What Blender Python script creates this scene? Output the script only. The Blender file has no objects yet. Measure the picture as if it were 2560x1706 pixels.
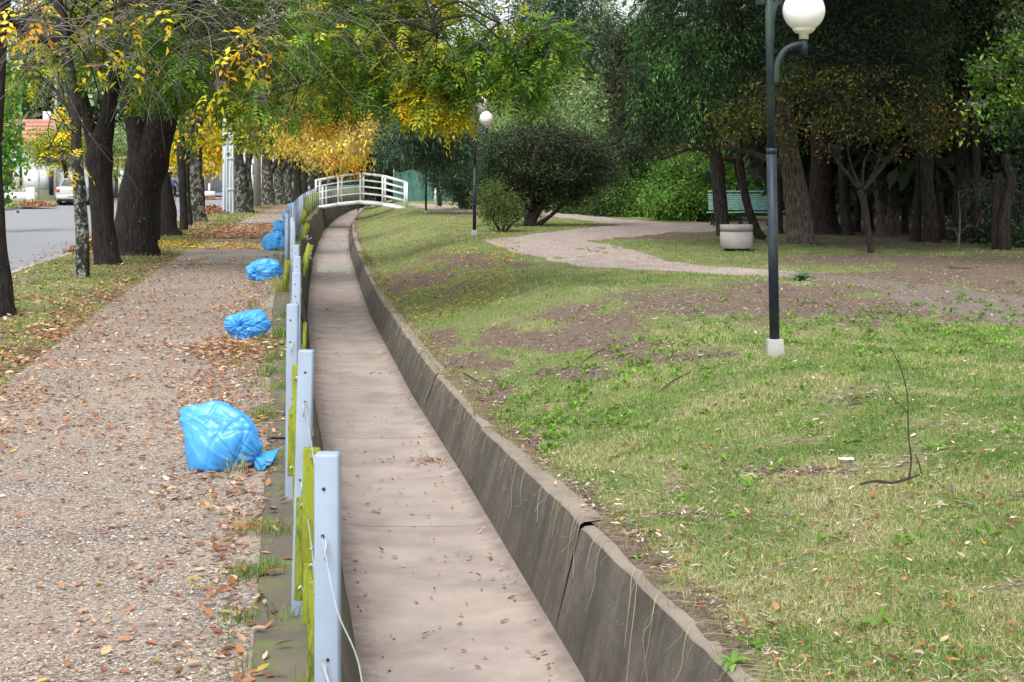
import bpy, math, random
import numpy as np
from mathutils import Vector, noise as mnoise

# ------------------------------------------------------------------ camera, world, light
SC = bpy.context.scene
COL = SC.collection
F, CX, HY, H = 3555.6, 1280.0, 435.2, 1.6          # focal length, centre and horizon in photo pixels, eye height

cam_d = bpy.data.cameras.new('camera')
cam = bpy.data.objects.new('camera', cam_d)
COL.objects.link(cam)
cam.location = (0, 0, H)
cam.rotation_euler = (math.radians(90), 0, 0)
cam_d.sensor_width = 36
cam_d.lens = 50
cam_d.shift_y = -(853 - HY) / 2560
cam_d.clip_start = .05
cam_d.clip_end = 900
cam_d.dof.use_dof = True
cam_d.dof.focus_distance = 11
cam_d.dof.aperture_fstop = 13
SC.camera = cam

SUN_EL, SUN_AZ = math.radians(56), math.radians(-160)     # azimuth from +Y towards +X
w = bpy.data.worlds.new('World')
SC.world = w
w.use_nodes = True
nt = w.node_tree
nt.nodes.clear()
sky = nt.nodes.new('ShaderNodeTexSky')
sky.sky_type = 'NISHITA'
sky.sun_disc = False
sky.sun_elevation = SUN_EL
sky.sun_rotation = SUN_AZ
sky.dust_density = 3.0
sky.air_density = 1.0
hs = nt.nodes.new('ShaderNodeHueSaturation')
hs.inputs['Saturation'].default_value = .22
bg = nt.nodes.new('ShaderNodeBackground')
bg.inputs['Strength'].default_value = .15
wo = nt.nodes.new('ShaderNodeOutputWorld')
nt.links.new(sky.outputs[0], hs.inputs['Color'])
nt.links.new(hs.outputs[0], bg.inputs[0])
nt.links.new(bg.outputs[0], wo.inputs[0])

sd = bpy.data.lights.new('sun', 'SUN')
sd.energy = 1.25
sd.angle = math.radians(28)
sd.color = (1, .96, .9)
sun = bpy.data.objects.new('sun', sd)
COL.objects.link(sun)
dirv = Vector((math.sin(SUN_AZ) * math.cos(SUN_EL), math.cos(SUN_AZ) * math.cos(SUN_EL), math.sin(SUN_EL)))
sun.rotation_euler = dirv.to_track_quat('Z', 'Y').to_euler()
SC.view_settings.view_transform = 'Standard'
SC.view_settings.look = 'None'
SC.view_settings.exposure = 1.05
SC.view_settings.gamma = 1
SC.cycles.max_bounces = 6
SC.cycles.diffuse_bounces = 3
SC.cycles.transmission_bounces = 4
SC.cycles.transparent_max_bounces = 6
SC.cycles.use_denoising = True

R = np.random.default_rng(7)
random.seed(7)

# ------------------------------------------------------------------ geometry helpers
def G(tx, ty, z=0.0):
    d = F * (H - z) / (ty - HY)
    return Vector(((tx - CX) * d / F, d, z))

def Q(tx, ty, d):
    return Vector(((tx - CX) * d / F, d, H - (ty - HY) * d / F))

def proj(X, Y, Z):
    Y = np.maximum(Y, .3)
    return CX + X * F / Y, HY + (H - Z) * F / Y

_XR = np.array([(-30, 6.2), (0, 1.48), (5, .70), (7.28, .337), (12, -.42), (16.45, -1.17), (25.5, -2.55), (31.8, -3.41),
                (44.8, -5.12), (53.8, -6.2), (65.8, -7.55), (72.3, -8.15), (84, -9.17), (100, -10.2), (130, -10.6), (400, -12)])
_ZT = np.array([(-30, -.2), (5.2, -.25), (8.2, -.36), (12, -.53), (19, -.6), (400, -.6)])
def XR(y): return np.interp(y, _XR[:, 0], _XR[:, 1])
def XL(y): return XR(y) - 1.105
def XF(y): return XR(y) - 1.48
def ZT(y): return np.interp(y, _ZT[:, 0], _ZT[:, 1])
FLOOR = -1.0

def vnoise(x, y, s=1.0, o=0.0):
    x = x * s + o; y = y * s + o * 1.7
    return (np.sin(x * 1.3 + 1.7 * np.sin(y * .9 + o)) + np.sin(y * 1.7 + 1.3 * np.sin(x * 1.1 + 2 * o)) + np.sin((x + y) * 2.3 + 1.1 * np.sin(x * 2.1 - y))) / 3

_HG = np.random.default_rng(99).uniform(-1, 1, (256, 256))
def fbm(x, y, s=1.0, octs=4, o=0):
    x = np.asarray(x, float) * s + 37.3 * o; y = np.asarray(y, float) * s + 91.7 * o
    t = 0; a = 1.0; tot = 0
    for k in range(octs):
        xi = np.floor(x).astype(int); yi = np.floor(y).astype(int); fx = x - xi; fy = y - yi
        fx = fx * fx * (3 - 2 * fx); fy = fy * fy * (3 - 2 * fy)
        h = lambda i, j: _HG[(xi + i) & 255, (yi + j) & 255]
        t = t + a * ((h(0, 0) * (1 - fx) + h(1, 0) * fx) * (1 - fy) + (h(0, 1) * (1 - fx) + h(1, 1) * fx) * fy)
        tot += a; a *= .6; x = x * 2.03 + 11; y = y * 2.03 + 5
    return t / tot * 1.6
def sstep(a, b, x):
    t = np.clip((x - a) / (b - a), 0, 1); return t * t * (3 - 2 * t)

def ground(X, Y):
    X = np.asarray(X, float); Y = np.asarray(Y, float)
    u = X - XF(Y)
    v = X - (XR(Y) + .18 + .035)
    t = np.clip(v / 2.7, 0, 1)
    t = t * t * (3 - 2 * t)
    zr = (ZT(Y) + .01) * (1 - t) + np.clip(v, 0, 1) * (.022 * vnoise(X, Y, 1.1) + .012 * vnoise(X, Y, 2.9, 3))
    mx, my = G(2010, 735)[0], G(2010, 735)[1]
    zr = zr + .16 * np.exp(-((X - mx) / 1.3) ** 2 - ((Y - my) / 1.6) ** 2)
    hump = np.clip((-2.1 - u) / .5, 0, 1) * np.clip((u + 4.4) / .5, 0, 1)
    zl = np.where(u > -4.4, .045 * hump + hump * .012 * vnoise(X, Y, 2.2), np.where(u > -14.3, -.09, .05))
    return np.where(X > XR(Y) + .1, zr, zl)

def mk(name, V, faces, mat, parent=None, col=None, smooth=False, mi=None, loc=None):
    """faces: list of (n,k) int arrays; mi: material index per array"""
    me = bpy.data.meshes.new(name)
    V = np.ascontiguousarray(V, dtype=np.float32)
    if loc is not None: V = V - np.asarray(loc, np.float32)
    me.vertices.add(len(V)); me.vertices.foreach_set('co', V.ravel())
    faces = [np.asarray(f, np.int32) for f in faces]
    keep = [i for i, f in enumerate(faces) if len(f)]
    loops = np.concatenate([faces[i].ravel() for i in keep])
    sizes = np.concatenate([np.full(len(faces[i]), faces[i].shape[1], np.int32) for i in keep])
    me.loops.add(len(loops)); me.loops.foreach_set('vertex_index', loops)
    me.polygons.add(len(sizes))
    me.polygons.foreach_set('loop_start', np.concatenate([[0], np.cumsum(sizes)[:-1]]).astype(np.int32))
    me.polygons.foreach_set('loop_total', sizes)
    if mi is not None:
        me.polygons.foreach_set('material_index', np.concatenate([np.full(len(faces[i]), mi[i], np.int32) for i in keep]))
    if smooth: me.polygons.foreach_set('use_smooth', np.ones(len(sizes), bool))
    me.update(calc_edges=True)
    if col is not None:
        a = me.color_attributes.new('Col', 'FLOAT_COLOR', 'POINT')
        c = np.ones((len(V), 4), np.float32); c[:, :3] = col
        a.data.foreach_set('color', c.ravel())
    for m in (mat if isinstance(mat, (list, tuple)) else [mat]): me.materials.append(m)
    o = bpy.data.objects.new(name, me)
    COL.objects.link(o)
    if loc is not None and parent is None: o.location = loc
    if parent is not None: o.parent = parent
    return o

def tag(o, label=None, cat=None, group=None, kind=None):
    if label: o['label'] = label
    if cat: o['category'] = cat
    if group: o['group'] = group
    if kind: o['kind'] = kind
    return o

def thing(name, label, cat, loc, group=None, rz=0):
    o = bpy.data.objects.new(name, None)
    COL.objects.link(o)
    o.location = loc; o.rotation_euler.z = rz
    o.empty_display_size = .2
    return tag(o, label, cat, group)

def dup(root, loc=None, rz=None, label=None, sc=None):
    def cp(o, par):
        c = o.copy(); COL.objects.link(c)
        if par is not None: c.parent = par
        for ch in [k for k in kids.get(o.name, [])]: cp(ch, c)
        return c
    kids = {}
    for o in list(COL.objects):
        if o.parent: kids.setdefault(o.parent.name, []).append(o)
    r = cp(root, None)
    if loc is not None: r.location = loc
    if rz is not None: r.rotation_euler.z = rz
    if sc is not None: r.scale = (sc,) * 3
    if label: r['label'] = label
    return r

class MB:
    def __init__(s): s.V = []; s.Q = []; s.T = []; s.n = 0; s.C = []
    def add(s, V, Qf=None, Tf=None, col=None):
        V = np.asarray(V, float).reshape(-1, 3)
        if Qf is not None and len(Qf): s.Q.append(np.asarray(Qf, int) + s.n)
        if Tf is not None and len(Tf): s.T.append(np.asarray(Tf, int) + s.n)
        s.V.append(V); s.n += len(V)
        if col is not None:
            c = np.asarray(col, float)
            s.C.append(np.broadcast_to(c, (len(V), 3)) if c.ndim == 1 else c)
        return s
    def box(s, c, size, rot=None, taper=1.0, col=None, bev=0.0):
        sx, sy, sz = [k / 2 for k in size]
        V = np.array([(x, y, z) for z in (-sz, sz) for x, y in ((-sx, -sy), (sx, -sy), (sx, sy), (-sx, sy))], float)
        V[4:, :2] *= taper
        if rot is not None: V = V @ np.array(rot.to_matrix() if hasattr(rot, 'to_matrix') else rot).T
        V += np.asarray(c, float)
        return s.add(V, [(0, 3, 2, 1), (4, 5, 6, 7), (0, 1, 5, 4), (1, 2, 6, 5), (2, 3, 7, 6), (3, 0, 4, 7)], col=col)
    def bar(s, a, b, wdt, hgt, up=(0, 0, 1), col=None):
        a = Vector(a); b = Vector(b); d = (b - a); L = d.length; d.normalize()
        upv = Vector(up)
        if abs(d.dot(upv)) > .98: upv = Vector((0, 1, 0))
        x = d.cross(upv).normalized(); z = x.cross(d).normalized()
        M = np.array([[x[i], d[i], z[i]] for i in range(3)])
        return s.box((a + b) / 2, (wdt, L, hgt), M, col=col)
    def tube(s, P, r, n=8, cap=True, rough=0.0, col=None, seed=0):
        P = np.asarray(P, float); m = len(P)
        r = np.broadcast_to(np.asarray(r, float), (m,))
        T = np.gradient(P, axis=0); T /= np.linalg.norm(T, axis=1)[:, None] + 1e-9
        ref = np.array([0, 1, 0.]) if abs(T[0][1]) < .8 else np.array([1, 0, 0.])
        V = []
        x = np.cross(T[0], ref)
        for i in range(m):
            x = x - T[i] * np.dot(x, T[i])
            x /= np.linalg.norm(x) + 1e-9
            y = np.cross(T[i], x)
            a = np.arange(n) * 2 * math.pi / n
            rr = r[i] * np.ones(n)
            if rough:
                rr = rr * (1 + rough * (np.sin(a * 3 + seed + i * .13) * .5 + np.sin(a * 5 + seed * 2 + i * .21) * .4 + .5 * np.sin(i * .9 + a * 2 + seed)))
            V.append(P[i] + np.outer(np.cos(a) * rr, x) + np.outer(np.sin(a) * rr, y))
        V = np.concatenate(V)
        i = np.arange(m - 1)[:, None] * n; j = np.arange(n)[None]
        j2 = (j + 1) % n
        Qf = np.stack([i + j, i + j2, i + n + j2, i + n + j], -1).reshape(-1, 4)
        Tf = []
        if cap:
            V = np.vstack([V, P[0], P[-1]])
            k = m * n
            for q in range(n):
                Tf.append((k, (q + 1) % n, q)); Tf.append((k + 1, (m - 1) * n + q, (m - 1) * n + (q + 1) % n))
        return s.add(V, Qf, Tf, col=col)
    def lathe(s, prof, c=(0, 0, 0), n=24, col=None):
        prof = np.asarray(prof, float); m = len(prof)
        a = np.arange(n) * 2 * math.pi / n
        V = np.stack([np.outer(prof[:, 0], np.cos(a)), np.outer(prof[:, 0], np.sin(a)), np.repeat(prof[:, 1:2], n, 1)], -1).reshape(-1, 3) + np.asarray(c, float)
        i = np.arange(m - 1)[:, None] * n; j = np.arange(n)[None]; j2 = (j + 1) % n
        return s.add(V, np.stack([i + j, i + j2, i + n + j2, i + n + j], -1).reshape(-1, 4), col=col)
    def quad(s, a, b, c, d, col=None): return s.add([a, b, c, d], [(0, 1, 2, 3)], col=col)
    def build(s, name, mat, parent=None, smooth=False, loc=None, bevel=0):
        V = np.concatenate(s.V)
        fs = []
        if s.Q: fs.append(np.concatenate(s.Q))
        if s.T: fs.append(np.concatenate(s.T))
        o = mk(name, V, fs, mat, parent, col=np.concatenate(s.C) if s.C else None, smooth=smooth, loc=loc)
        if bevel:
            b = o.modifiers.new('bevel', 'BEVEL'); b.width = bevel; b.segments = 2; b.limit_method = 'ANGLE'
        return o

def spline(P, k=6):
    """Catmull-Rom through points (any dimension)"""
    P = np.asarray(P, float)
    if len(P) < 3:
        t = np.linspace(0, 1, k + 1)[:, None]
        return P[0] * (1 - t) + P[-1] * t
    E = np.vstack([2 * P[0] - P[1], P, 2 * P[-1] - P[-2]])
    out = []
    for i in range(1, len(E) - 2):
        p0, p1, p2, p3 = E[i - 1:i + 3]
        for t in np.linspace(0, 1, k, endpoint=False):
            out.append(.5 * ((2 * p1) + (p2 - p0) * t + (2 * p0 - 5 * p1 + 4 * p2 - p3) * t * t + (3 * p1 - p0 - 3 * p2 + p3) * t ** 3))
    out.append(P[-1])
    return np.array(out)

# ------------------------------------------------------------------ materials
class NT:
    def __init__(s, name):
        s.m = bpy.data.materials.new(name); s.m.use_nodes = True
        s.t = s.m.node_tree; s.b = s.t.nodes['Principled BSDF']; s.o = s.t.nodes['Material Output']
        s.b.inputs['Specular IOR Level'].default_value = .3
    def n(s, typ, **kw):
        x = s.t.nodes.new('ShaderNode' + typ)
        for k, v in kw.items():
            if hasattr(x, k) and not k[0].isupper(): setattr(x, k, v)
            else:
                k = k.replace('_', ' ')
                if hasattr(v, 'is_output'): s.t.links.new(v, x.inputs[k])
                else: x.inputs[k].default_value = v
        return x
    def link(s, a, b): s.t.links.new(a, b)
    def pos(s, sc=(1, 1, 1), obj=False):
        g = s.n('TexCoord').outputs['Object'] if obj else s.n('NewGeometry').outputs['Position']
        mp = s.n('Mapping', Scale=sc)
        s.link(g, mp.inputs['Vector'])
        return mp.outputs[0]
    def noise(s, scale, detail=4, vec=None, rough=.6, fac=True):
        x = s.n('TexNoise', Scale=scale, Detail=detail, Roughness=rough)
        s.link(vec if vec is not None else s.pos(), x.inputs['Vector'])
        return x.outputs['Fac' if fac else 'Color']
    def ramp(s, f, stops, interp='LINEAR'):
        x = s.n('ValToRGB'); r = x.color_ramp; r.interpolation = interp
        while len(r.elements) < len(stops): r.elements.new(.5)
        for e, (p, c) in zip(r.elements, stops):
            e.position = p
            e.color = (c, c, c, 1) if isinstance(c, (int, float)) else (*c, 1)
        s.link(f, x.inputs[0])
        return x.outputs[0]
    def mix(s, f, a, b, mode='MIX'):
        x = s.n('Mix', data_type='RGBA', blend_type=mode)
        for v, k in ((f, 0), (a, 6), (b, 7)):
            if hasattr(v, 'is_output'): s.link(v, x.inputs[k])
            else: x.inputs[k].default_value = v if k == 0 else (*v, 1) if len(v) == 3 else v
        return x.outputs[2]
    def math(s, op, a, b=0.0):
        x = s.n('Math', operation=op)
        for v, k in ((a, 0), (b, 1)):
            if hasattr(v, 'is_output'): s.link(v, x.inputs[k])
            else: x.inputs[k].default_value = v
        return x.outputs[0]
    def attr(s, name='Col', out='Color'): return s.n('Attribute', attribute_name=name).outputs[out]
    def color(s, v):
        if hasattr(v, 'is_output'): s.link(v, s.b.inputs['Base Color'])
        else: s.b.inputs['Base Color'].default_value = (*v, 1)
    def rough(s, v):
        if hasattr(v, 'is_output'): s.link(v, s.b.inputs['Roughness'])
        else: s.b.inputs['Roughness'].default_value = v
        return s
    def bump(s, h, strength=.5, dist=.01):
        x = s.n('Bump', Strength=strength, Distance=dist)
        s.link(h, x.inputs['Height']); s.link(x.outputs[0], s.b.inputs['Normal'])

def m_plain(name, c, rough=.6, metal=0, var=.25, scale=6, bump=0.15, spec=.3):
    M = NT(name)
    f = M.noise(scale, 5)
    c = np.array(c)
    M.color(M.ramp(f, [(.3, tuple(c * (1 - var))), (.7, tuple(np.minimum(c * (1 + var), 1)))]))
    M.rough(rough); M.b.inputs['Metallic'].default_value = metal
    M.b.inputs['Specular IOR Level'].default_value = spec
    if bump: M.bump(M.noise(scale * 8, 3), bump, .005)
    return M.m

def m_leaf(name, trans=.35, rough=.45, sat=1.0):
    M = NT(name)
    c = M.attr()
    M.color(c); M.rough(rough)
    M.b.inputs['Specular IOR Level'].default_value = .35
    tr = M.n('BsdfTranslucent')
    M.link(M.mix(1.0, c, (1.25, 1.2, .7), 'MULTIPLY'), tr.inputs[0])
    ms = M.n('MixShader', Fac=trans)
    M.link(M.b.outputs[0], ms.inputs[1]); M.link(tr.outputs[0], ms.inputs[2]); M.link(ms.outputs[0], M.o.inputs[0])
    return M.m

def m_bark(name, c, lichen=0.3, lc=(.30, .34, .27), lz=None):
    M = NT(name)
    c = np.array(c)
    v = M.pos((1, 1, .22))
    f = M.noise(26, 6, v, .65)
    base = M.ramp(f, [(.38, tuple(c * .4)), (.5, tuple(c)), (.64, tuple(c * 2.0))])
    spk = M.math('MULTIPLY', M.ramp(M.noise(34, 5, M.pos((1, 1, .6)), .8), [(.62, 0.0), (.67, 1.0)]), M.ramp(M.noise(4, 3), [(.4, .2), (.6, 1.0)]))
    base = M.mix(M.math('MULTIPLY', spk, .35 + lichen * .5), base, lc)
    l = M.noise(9, 6, M.pos((1, 1, .7)), .7)
    th = .68 - lichen * .25
    l = M.ramp(l, [(th, 0.0), (th + .05, 1.0)])
    l2 = M.ramp(M.noise(40, 3), [(.42, 0.0), (.52, 1.0)])
    if lichen > .5:
        zz = M.n('SeparateXYZ'); M.link(M.pos(), zz.inputs[0]); l2 = M.math('MULTIPLY', l2, M.ramp(M.math('MULTIPLY', zz.outputs[2], .25), [(.42, 1.0), (.55, .12)]))
    l = M.math('MULTIPLY', l, l2)
    M.color(M.mix(M.math('MULTIPLY', l, .8), base, lc))
    M.rough(.85)
    M.bump(f, .9, .03)
    return M.m

MAT = {}
MAT['leaf'] = m_leaf('leaf_surface')
MAT['dark_leaf'] = m_leaf('evergreen_surface', .18, .5)
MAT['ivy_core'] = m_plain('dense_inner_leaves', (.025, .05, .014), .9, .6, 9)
MAT['dry_leaf'] = m_leaf('fallen_leaf_surface', .12, .75)
MAT['grass'] = m_leaf('grass_surface', .3, .6)
MAT['bark'] = m_bark('ash_bark', (.018, .0145, .012), .15)
MAT['bark_lichen'] = m_bark('lichened_bark', (.024, .020, .017), .72)
MAT['bark_grey'] = m_bark('grey_bark', (.085, .07, .058), .1)
MAT['bark_brown'] = m_bark('brown_bark', (.028, .022, .018), .05)
MAT['bark_pale'] = m_bark('pale_bark', (.12, .10, .075), .1)
MAT['twig'] = m_plain('twig_bark', (.20, .175, .16), .8)
MAT['dark_twig'] = m_plain('dark_twig_bark', (.05, .037, .03), .8)

# walkway aggregate
M = NT('pebbled_paving')
vo = M.n('TexVoronoi', Scale=100.0); M.link(M.pos((1, 1, 1)), vo.inputs['Vector'])
sep = M.n('SeparateColor'); M.link(vo.outputs['Color'], sep.inputs[0])
peb = M.ramp(sep.outputs[0], [(0, (.11, .085, .075)), (.2, (.24, .20, .17)), (.45, (.32, .275, .235)), (.62, (.23, .21, .20)), (.78, (.42, .36, .30)), (.93, (.62, .56, .50))], 'CONSTANT')
dst = M.ramp(vo.outputs['Distance'], [(.0, 1.0), (.55, .85), (.9, .45)])
peb = M.mix(1.0, peb, dst, 'MULTIPLY')
dust = M.mix(M.ramp(M.noise(1.3, 5), [(.35, 0.0), (.7, .75)]), peb, (.33, .265, .21))
dust = M.mix(M.ramp(M.noise(.5, 3), [(.45, 0.0), (.75, .35)]), dust, (.22, .17, .14))
M.color(dust); M.rough(.85); M.bump(dst, .6, .008)
MAT['paving'] = M.m

M = NT('asphalt')
f = M.noise(3, 6); g = M.noise(140, 2)
c = M.ramp(g, [(.3, (.15, .155, .165)), (.7, (.27, .28, .30))])
M.color(M.mix(M.ramp(f, [(.4, 0.0), (.7, .5)]), c, (.26, .265, .28))); M.rough(.55); M.bump(g, .4, .004)
MAT['asphalt'] = M.m

def m_concrete(name, c, streak=0, moss=0, joint=0, rough=.85):
    M = NT(name)
    c = np.array(c)
    f = M.noise(2.2, 7)
    col = M.ramp(f, [(.28, tuple(c * .72)), (.5, tuple(c)), (.75, tuple(c * 1.22))])
    g = M.noise(160, 3)
    col = M.mix(.28, col, M.ramp(g, [(.3, 0.25), (.7, 1.0)]), 'MULTIPLY')
    if streak:
        s = M.noise(1.7, 8, M.pos((1, 2.6, .9)), .8)
        col = M.mix(M.ramp(s, [(.42, 0.0), (.66, streak)]), col, tuple(c * .3))
        s = M.noise(2.6, 8, M.pos((1, 4, .8)), .8)
        col = M.mix(M.ramp(s, [(.55, 0.0), (.74, .6 * streak)]), col, tuple(c * 2.2))
        z = M.n('SeparateXYZ'); M.link(M.pos(), z.inputs[0])
        fr = M.math('FRACT', M.math('MULTIPLY', z.outputs[2], 6.0))
        ln = M.math('LESS_THAN', fr, .03)
        col = M.mix(M.math('MULTIPLY', ln, .45), col, tuple(c * .4))
    if streak:
        s = M.noise(1.4, 8, M.pos((1, 1, 1)), .75)
        col = M.mix(M.ramp(s, [(.46, 0.0), (.64, .7)]), col, tuple(c * np.array([.42, .44, .36])))
        s = M.noise(30, 6, M.pos((1, 1, .6)), .8)
        col = M.mix(M.ramp(s, [(.60, 0.0), (.70, .5)]), col, tuple(c * 2.4))
        s = M.noise(26, 6, M.pos((1, 1, .8)), .8)
        col = M.mix(M.ramp(s, [(.58, 0.0), (.68, .55)]), col, tuple(c * .3))
    if moss:
        s = M.noise(3.5, 6, None, .7)
        col = M.mix(M.ramp(s, [(.60 - moss * .1, 0.0), (.72, .9)]), col, (.13, .17, .03))
    if joint:
        z = M.n('SeparateXYZ'); M.link(M.pos(), z.inputs[0])
        wob = M.math('MULTIPLY', M.noise(3, 3), .05)
        fr = M.math('FRACT', M.math('DIVIDE', M.math('ADD', z.outputs[1], wob), joint))
        ln = M.math('LESS_THAN', fr, .03 / joint)
        col = M.mix(M.math('MULTIPLY', ln, .6), col, tuple(c * .35))
        st = M.noise(1.1, 6, M.pos((1, 1.6, 1)), .65)
        col = M.mix(M.ramp(st, [(.50, 0.0), (.68, .55)]), col, tuple(c * np.array([.62, .60, .62])))
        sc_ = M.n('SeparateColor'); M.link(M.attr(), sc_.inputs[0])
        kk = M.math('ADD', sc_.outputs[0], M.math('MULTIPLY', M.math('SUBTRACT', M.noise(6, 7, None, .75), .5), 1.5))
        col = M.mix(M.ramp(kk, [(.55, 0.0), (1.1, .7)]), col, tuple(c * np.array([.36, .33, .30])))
        st = M.noise(2.3, 7, M.pos((1, .8, 1)), .7)
        col = M.mix(M.ramp(st, [(.56, 0.0), (.66, .38)]), col, (.27, .275, .30))
        st = M.noise(22, 4, M.pos((.4, 1.6, 1)), .75)
        col = M.mix(M.ramp(st, [(.60, 0.0), (.70, .5)]), col, tuple(c * .4))
    M.color(col); M.rough(rough); M.bump(M.math('ADD', g, M.noise(18, 6, None, .75)) if streak else g, .6 if streak else .35, .012 if streak else .004)
    return M.m
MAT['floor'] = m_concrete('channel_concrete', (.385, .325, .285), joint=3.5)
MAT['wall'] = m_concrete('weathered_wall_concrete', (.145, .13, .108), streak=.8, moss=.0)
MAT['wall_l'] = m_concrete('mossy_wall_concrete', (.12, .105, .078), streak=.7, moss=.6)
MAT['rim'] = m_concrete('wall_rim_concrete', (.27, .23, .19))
MAT['cap'] = m_concrete('mossy_cap_concrete', (.12, .105, .08), moss=1.0)
MAT['slab'] = m_concrete('slab_concrete', (.36, .31, .285))
MAT['planter'] = m_concrete('planter_concrete', (.33, .31, .30))
MAT['kerb'] = m_concrete('kerb_concrete', (.33, .32, .31))
MAT['brick'] = m_plain('worn_brick', (.23, .18, .155), .9, var=.5, scale=14)

# lawn ground: Col.r = bare earth, Col.g = dryness
M = NT('lawn_ground')
cc = M.n('SeparateColor'); M.link(M.attr(), cc.inputs[0])
n1 = M.noise(1.2, 6); n2 = M.noise(14, 5); n3 = M.noise(45, 6, None, .75)
green = M.ramp(M.noise(60, 8, None, .85), [(.36, (.03, .045, .012)), (.5, (.12, .17, .035)), (.64, (.28, .34, .11))])
dry = M.ramp(n3, [(.3, (.19, .16, .085)), (.7, (.40, .35, .21))])
gr = M.mix(M.ramp(M.math('ADD', n1, M.math('MULTIPLY', n2, .5)), [(.74, 0.05), (1.02, .85)]), green, dry)
gr = M.mix(M.math('MULTIPLY', cc.outputs[1], .8), gr, dry)
soil = M.ramp(M.noise(38, 8, None, .85), [(.36, (.035, .024, .017)), (.5, (.13, .093, .068)), (.64, (.36, .29, .23))])
soil = M.mix(M.ramp(n1, [(.4, 0.0), (.7, .6)]), soil, (.15, .105, .085))
k = M.math('ADD', cc.outputs[0], M.math('MULTIPLY', M.math('SUBTRACT', n2, .5), 1.3))
k = M.math('ADD', k, M.math('MULTIPLY', M.math('SUBTRACT', n1, .5), .9))
M.color(M.mix(M.ramp(k, [(.42, 0.0), (.6, 1.0)]), gr, soil)); M.rough(.95)
M.bump(M.math('ADD', n3, n2), .8, .02)
MAT['lawn'] = M.m

M = NT('gravel_path')
vo = M.n('TexVoronoi', Scale=45.0); M.link(M.pos(), vo.inputs['Vector'])
sp = M.n('SeparateColor'); M.link(vo.outputs['Color'], sp.inputs[0])
g = M.ramp(sp.outputs[0], [(0, (.24, .19, .165)), (.4, (.40, .335, .30)), (.8, (.52, .45, .41)), (1, (.66, .60, .56))], 'CONSTANT')
g = M.mix(M.ramp(M.noise(1.6, 6), [(.4, 0.0), (.72, .7)]), g, (.24, .19, .16))
sx = M.n('SeparateColor'); M.link(M.attr(), sx.inputs[0])
kk = M.math('ADD', sx.outputs[0], M.math('MULTIPLY', M.math('SUBTRACT', M.noise(5, 6, None, .7), .5), 1.6))
soil2 = M.ramp(M.noise(45, 6, None, .75), [(.30, (.045, .034, .028)), (.48, (.14, .11, .092)), (.7, (.33, .28, .24))])
M.color(M.mix(M.ramp(kk, [(.4, 0.0), (.75, 1.0)]), g, soil2)); M.rough(.95); M.bump(vo.outputs['Distance'], .5, .01)
MAT['gravel'] = M.m

MAT['paint_blue'] = m_plain('pale_blue_paint', (.27, .34, .44), .42, var=.07, scale=7, bump=.04, spec=.5)
M = NT('worn_pale_blue_paint')
f = M.noise(5, 5)
c = M.ramp(f, [(.3, (.24, .30, .385)), (.7, (.30, .37, .465))])
c = M.mix(M.ramp(M.noise(55, 5, M.pos((1, 1, .5)), .8), [(.66, 0.0), (.70, .8)]), c, (.10, .065, .045))
c = M.mix(M.ramp(M.noise(3, 6, M.pos((3, 3, .5)), .7), [(.55, 0.0), (.72, .35)]), c, (.16, .17, .15))
M.color(c); M.rough(.5); M.bump(M.noise(30, 3), .08, .004); MAT['paint_blue'] = M.m
MAT['paint_white'] = m_plain('white_paint', (.86, .90, .95), .4, var=.05, bump=.05)
MAT['hole_dark'] = m_plain('dark_hole', (.03, .025, .02), .8)  # near-black colour stands for shade inside post holes, and backs wall joints
MAT['moss_wood'] = None
M = NT('algae_covered_wood')
f = M.noise(60, 6, M.pos((1, 1, .12)), .75)
M.color(M.mix(M.ramp(M.noise(9, 7, M.pos((1, 1, .35)), .8), [(.50, 0.0), (.62, .9)]), M.ramp(f, [(.3, (.15, .19, .015)), (.7, (.29, .33, .035))]), (.07, .08, .025)))
M.rough(.9); M.bump(f, .7, .01); MAT['moss_wood'] = M.m
MAT['steel_wire'] = m_plain('wire_steel', (.42, .45, .44), .45, .3, bump=0)
M = NT('dark_green_pole_paint')
c = M.mix(M.ramp(M.noise(3, 4, M.pos((1, 1, .4))), [(.42, 0.0), (.62, 1.0)]), (.014, .02, .038), (.036, .062, .045))
c = M.mix(M.ramp(M.noise(160, 2), [(.68, 0.0), (.72, .6)]), c, (.3, .3, .26))
M.color(c); M.rough(.5); MAT['pole'] = M.m
MAT['collar'] = m_plain('lamp_collar', (.62, .58, .5), .5, var=.2)
M = NT('opal_globe')
gz = M.n('SeparateXYZ'); M.link(M.pos(obj=True), gz.inputs[0]); M.color(M.mix(M.ramp(M.noise(60, 3), [(.60, 0.0), (.68, .35)]), (.86, .86, .84), (.5, .47, .4))); M.rough(.25); M.b.inputs['Subsurface Weight'].default_value = .25
M.b.inputs['Subsurface Radius'].default_value = (.1, .1, .1); M.b.inputs['Specular IOR Level'].default_value = .5
MAT['globe'] = M.m
MAT['bench'] = m_plain('bench_green_paint', (.38, .66, .60), .5, var=.25)
MAT['iron'] = m_plain('dark_iron', (.025, .027, .03), .5)
MAT['tarp'] = m_plain('green_mesh_screen', (.07, .17, .145), .8, var=.3, scale=2)
MAT['render_white'] = m_plain('white_render', (.76, .77, .78), .8, var=.06, scale=1, bump=.05)
MAT['render_grey'] = m_plain('grey_render', (.28, .29, .31), .8, var=.15, scale=.8, bump=.05)
MAT['panel_grey'] = m_plain('grey_panel', (.50, .54, .57), .6, var=.06)
M = NT('roof_tiles')
wv = M.n('TexWave', wave_type='BANDS', bands_direction='Z', Scale=1.1, Distortion=.4); M.link(M.pos(), wv.inputs['Vector'])
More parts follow.
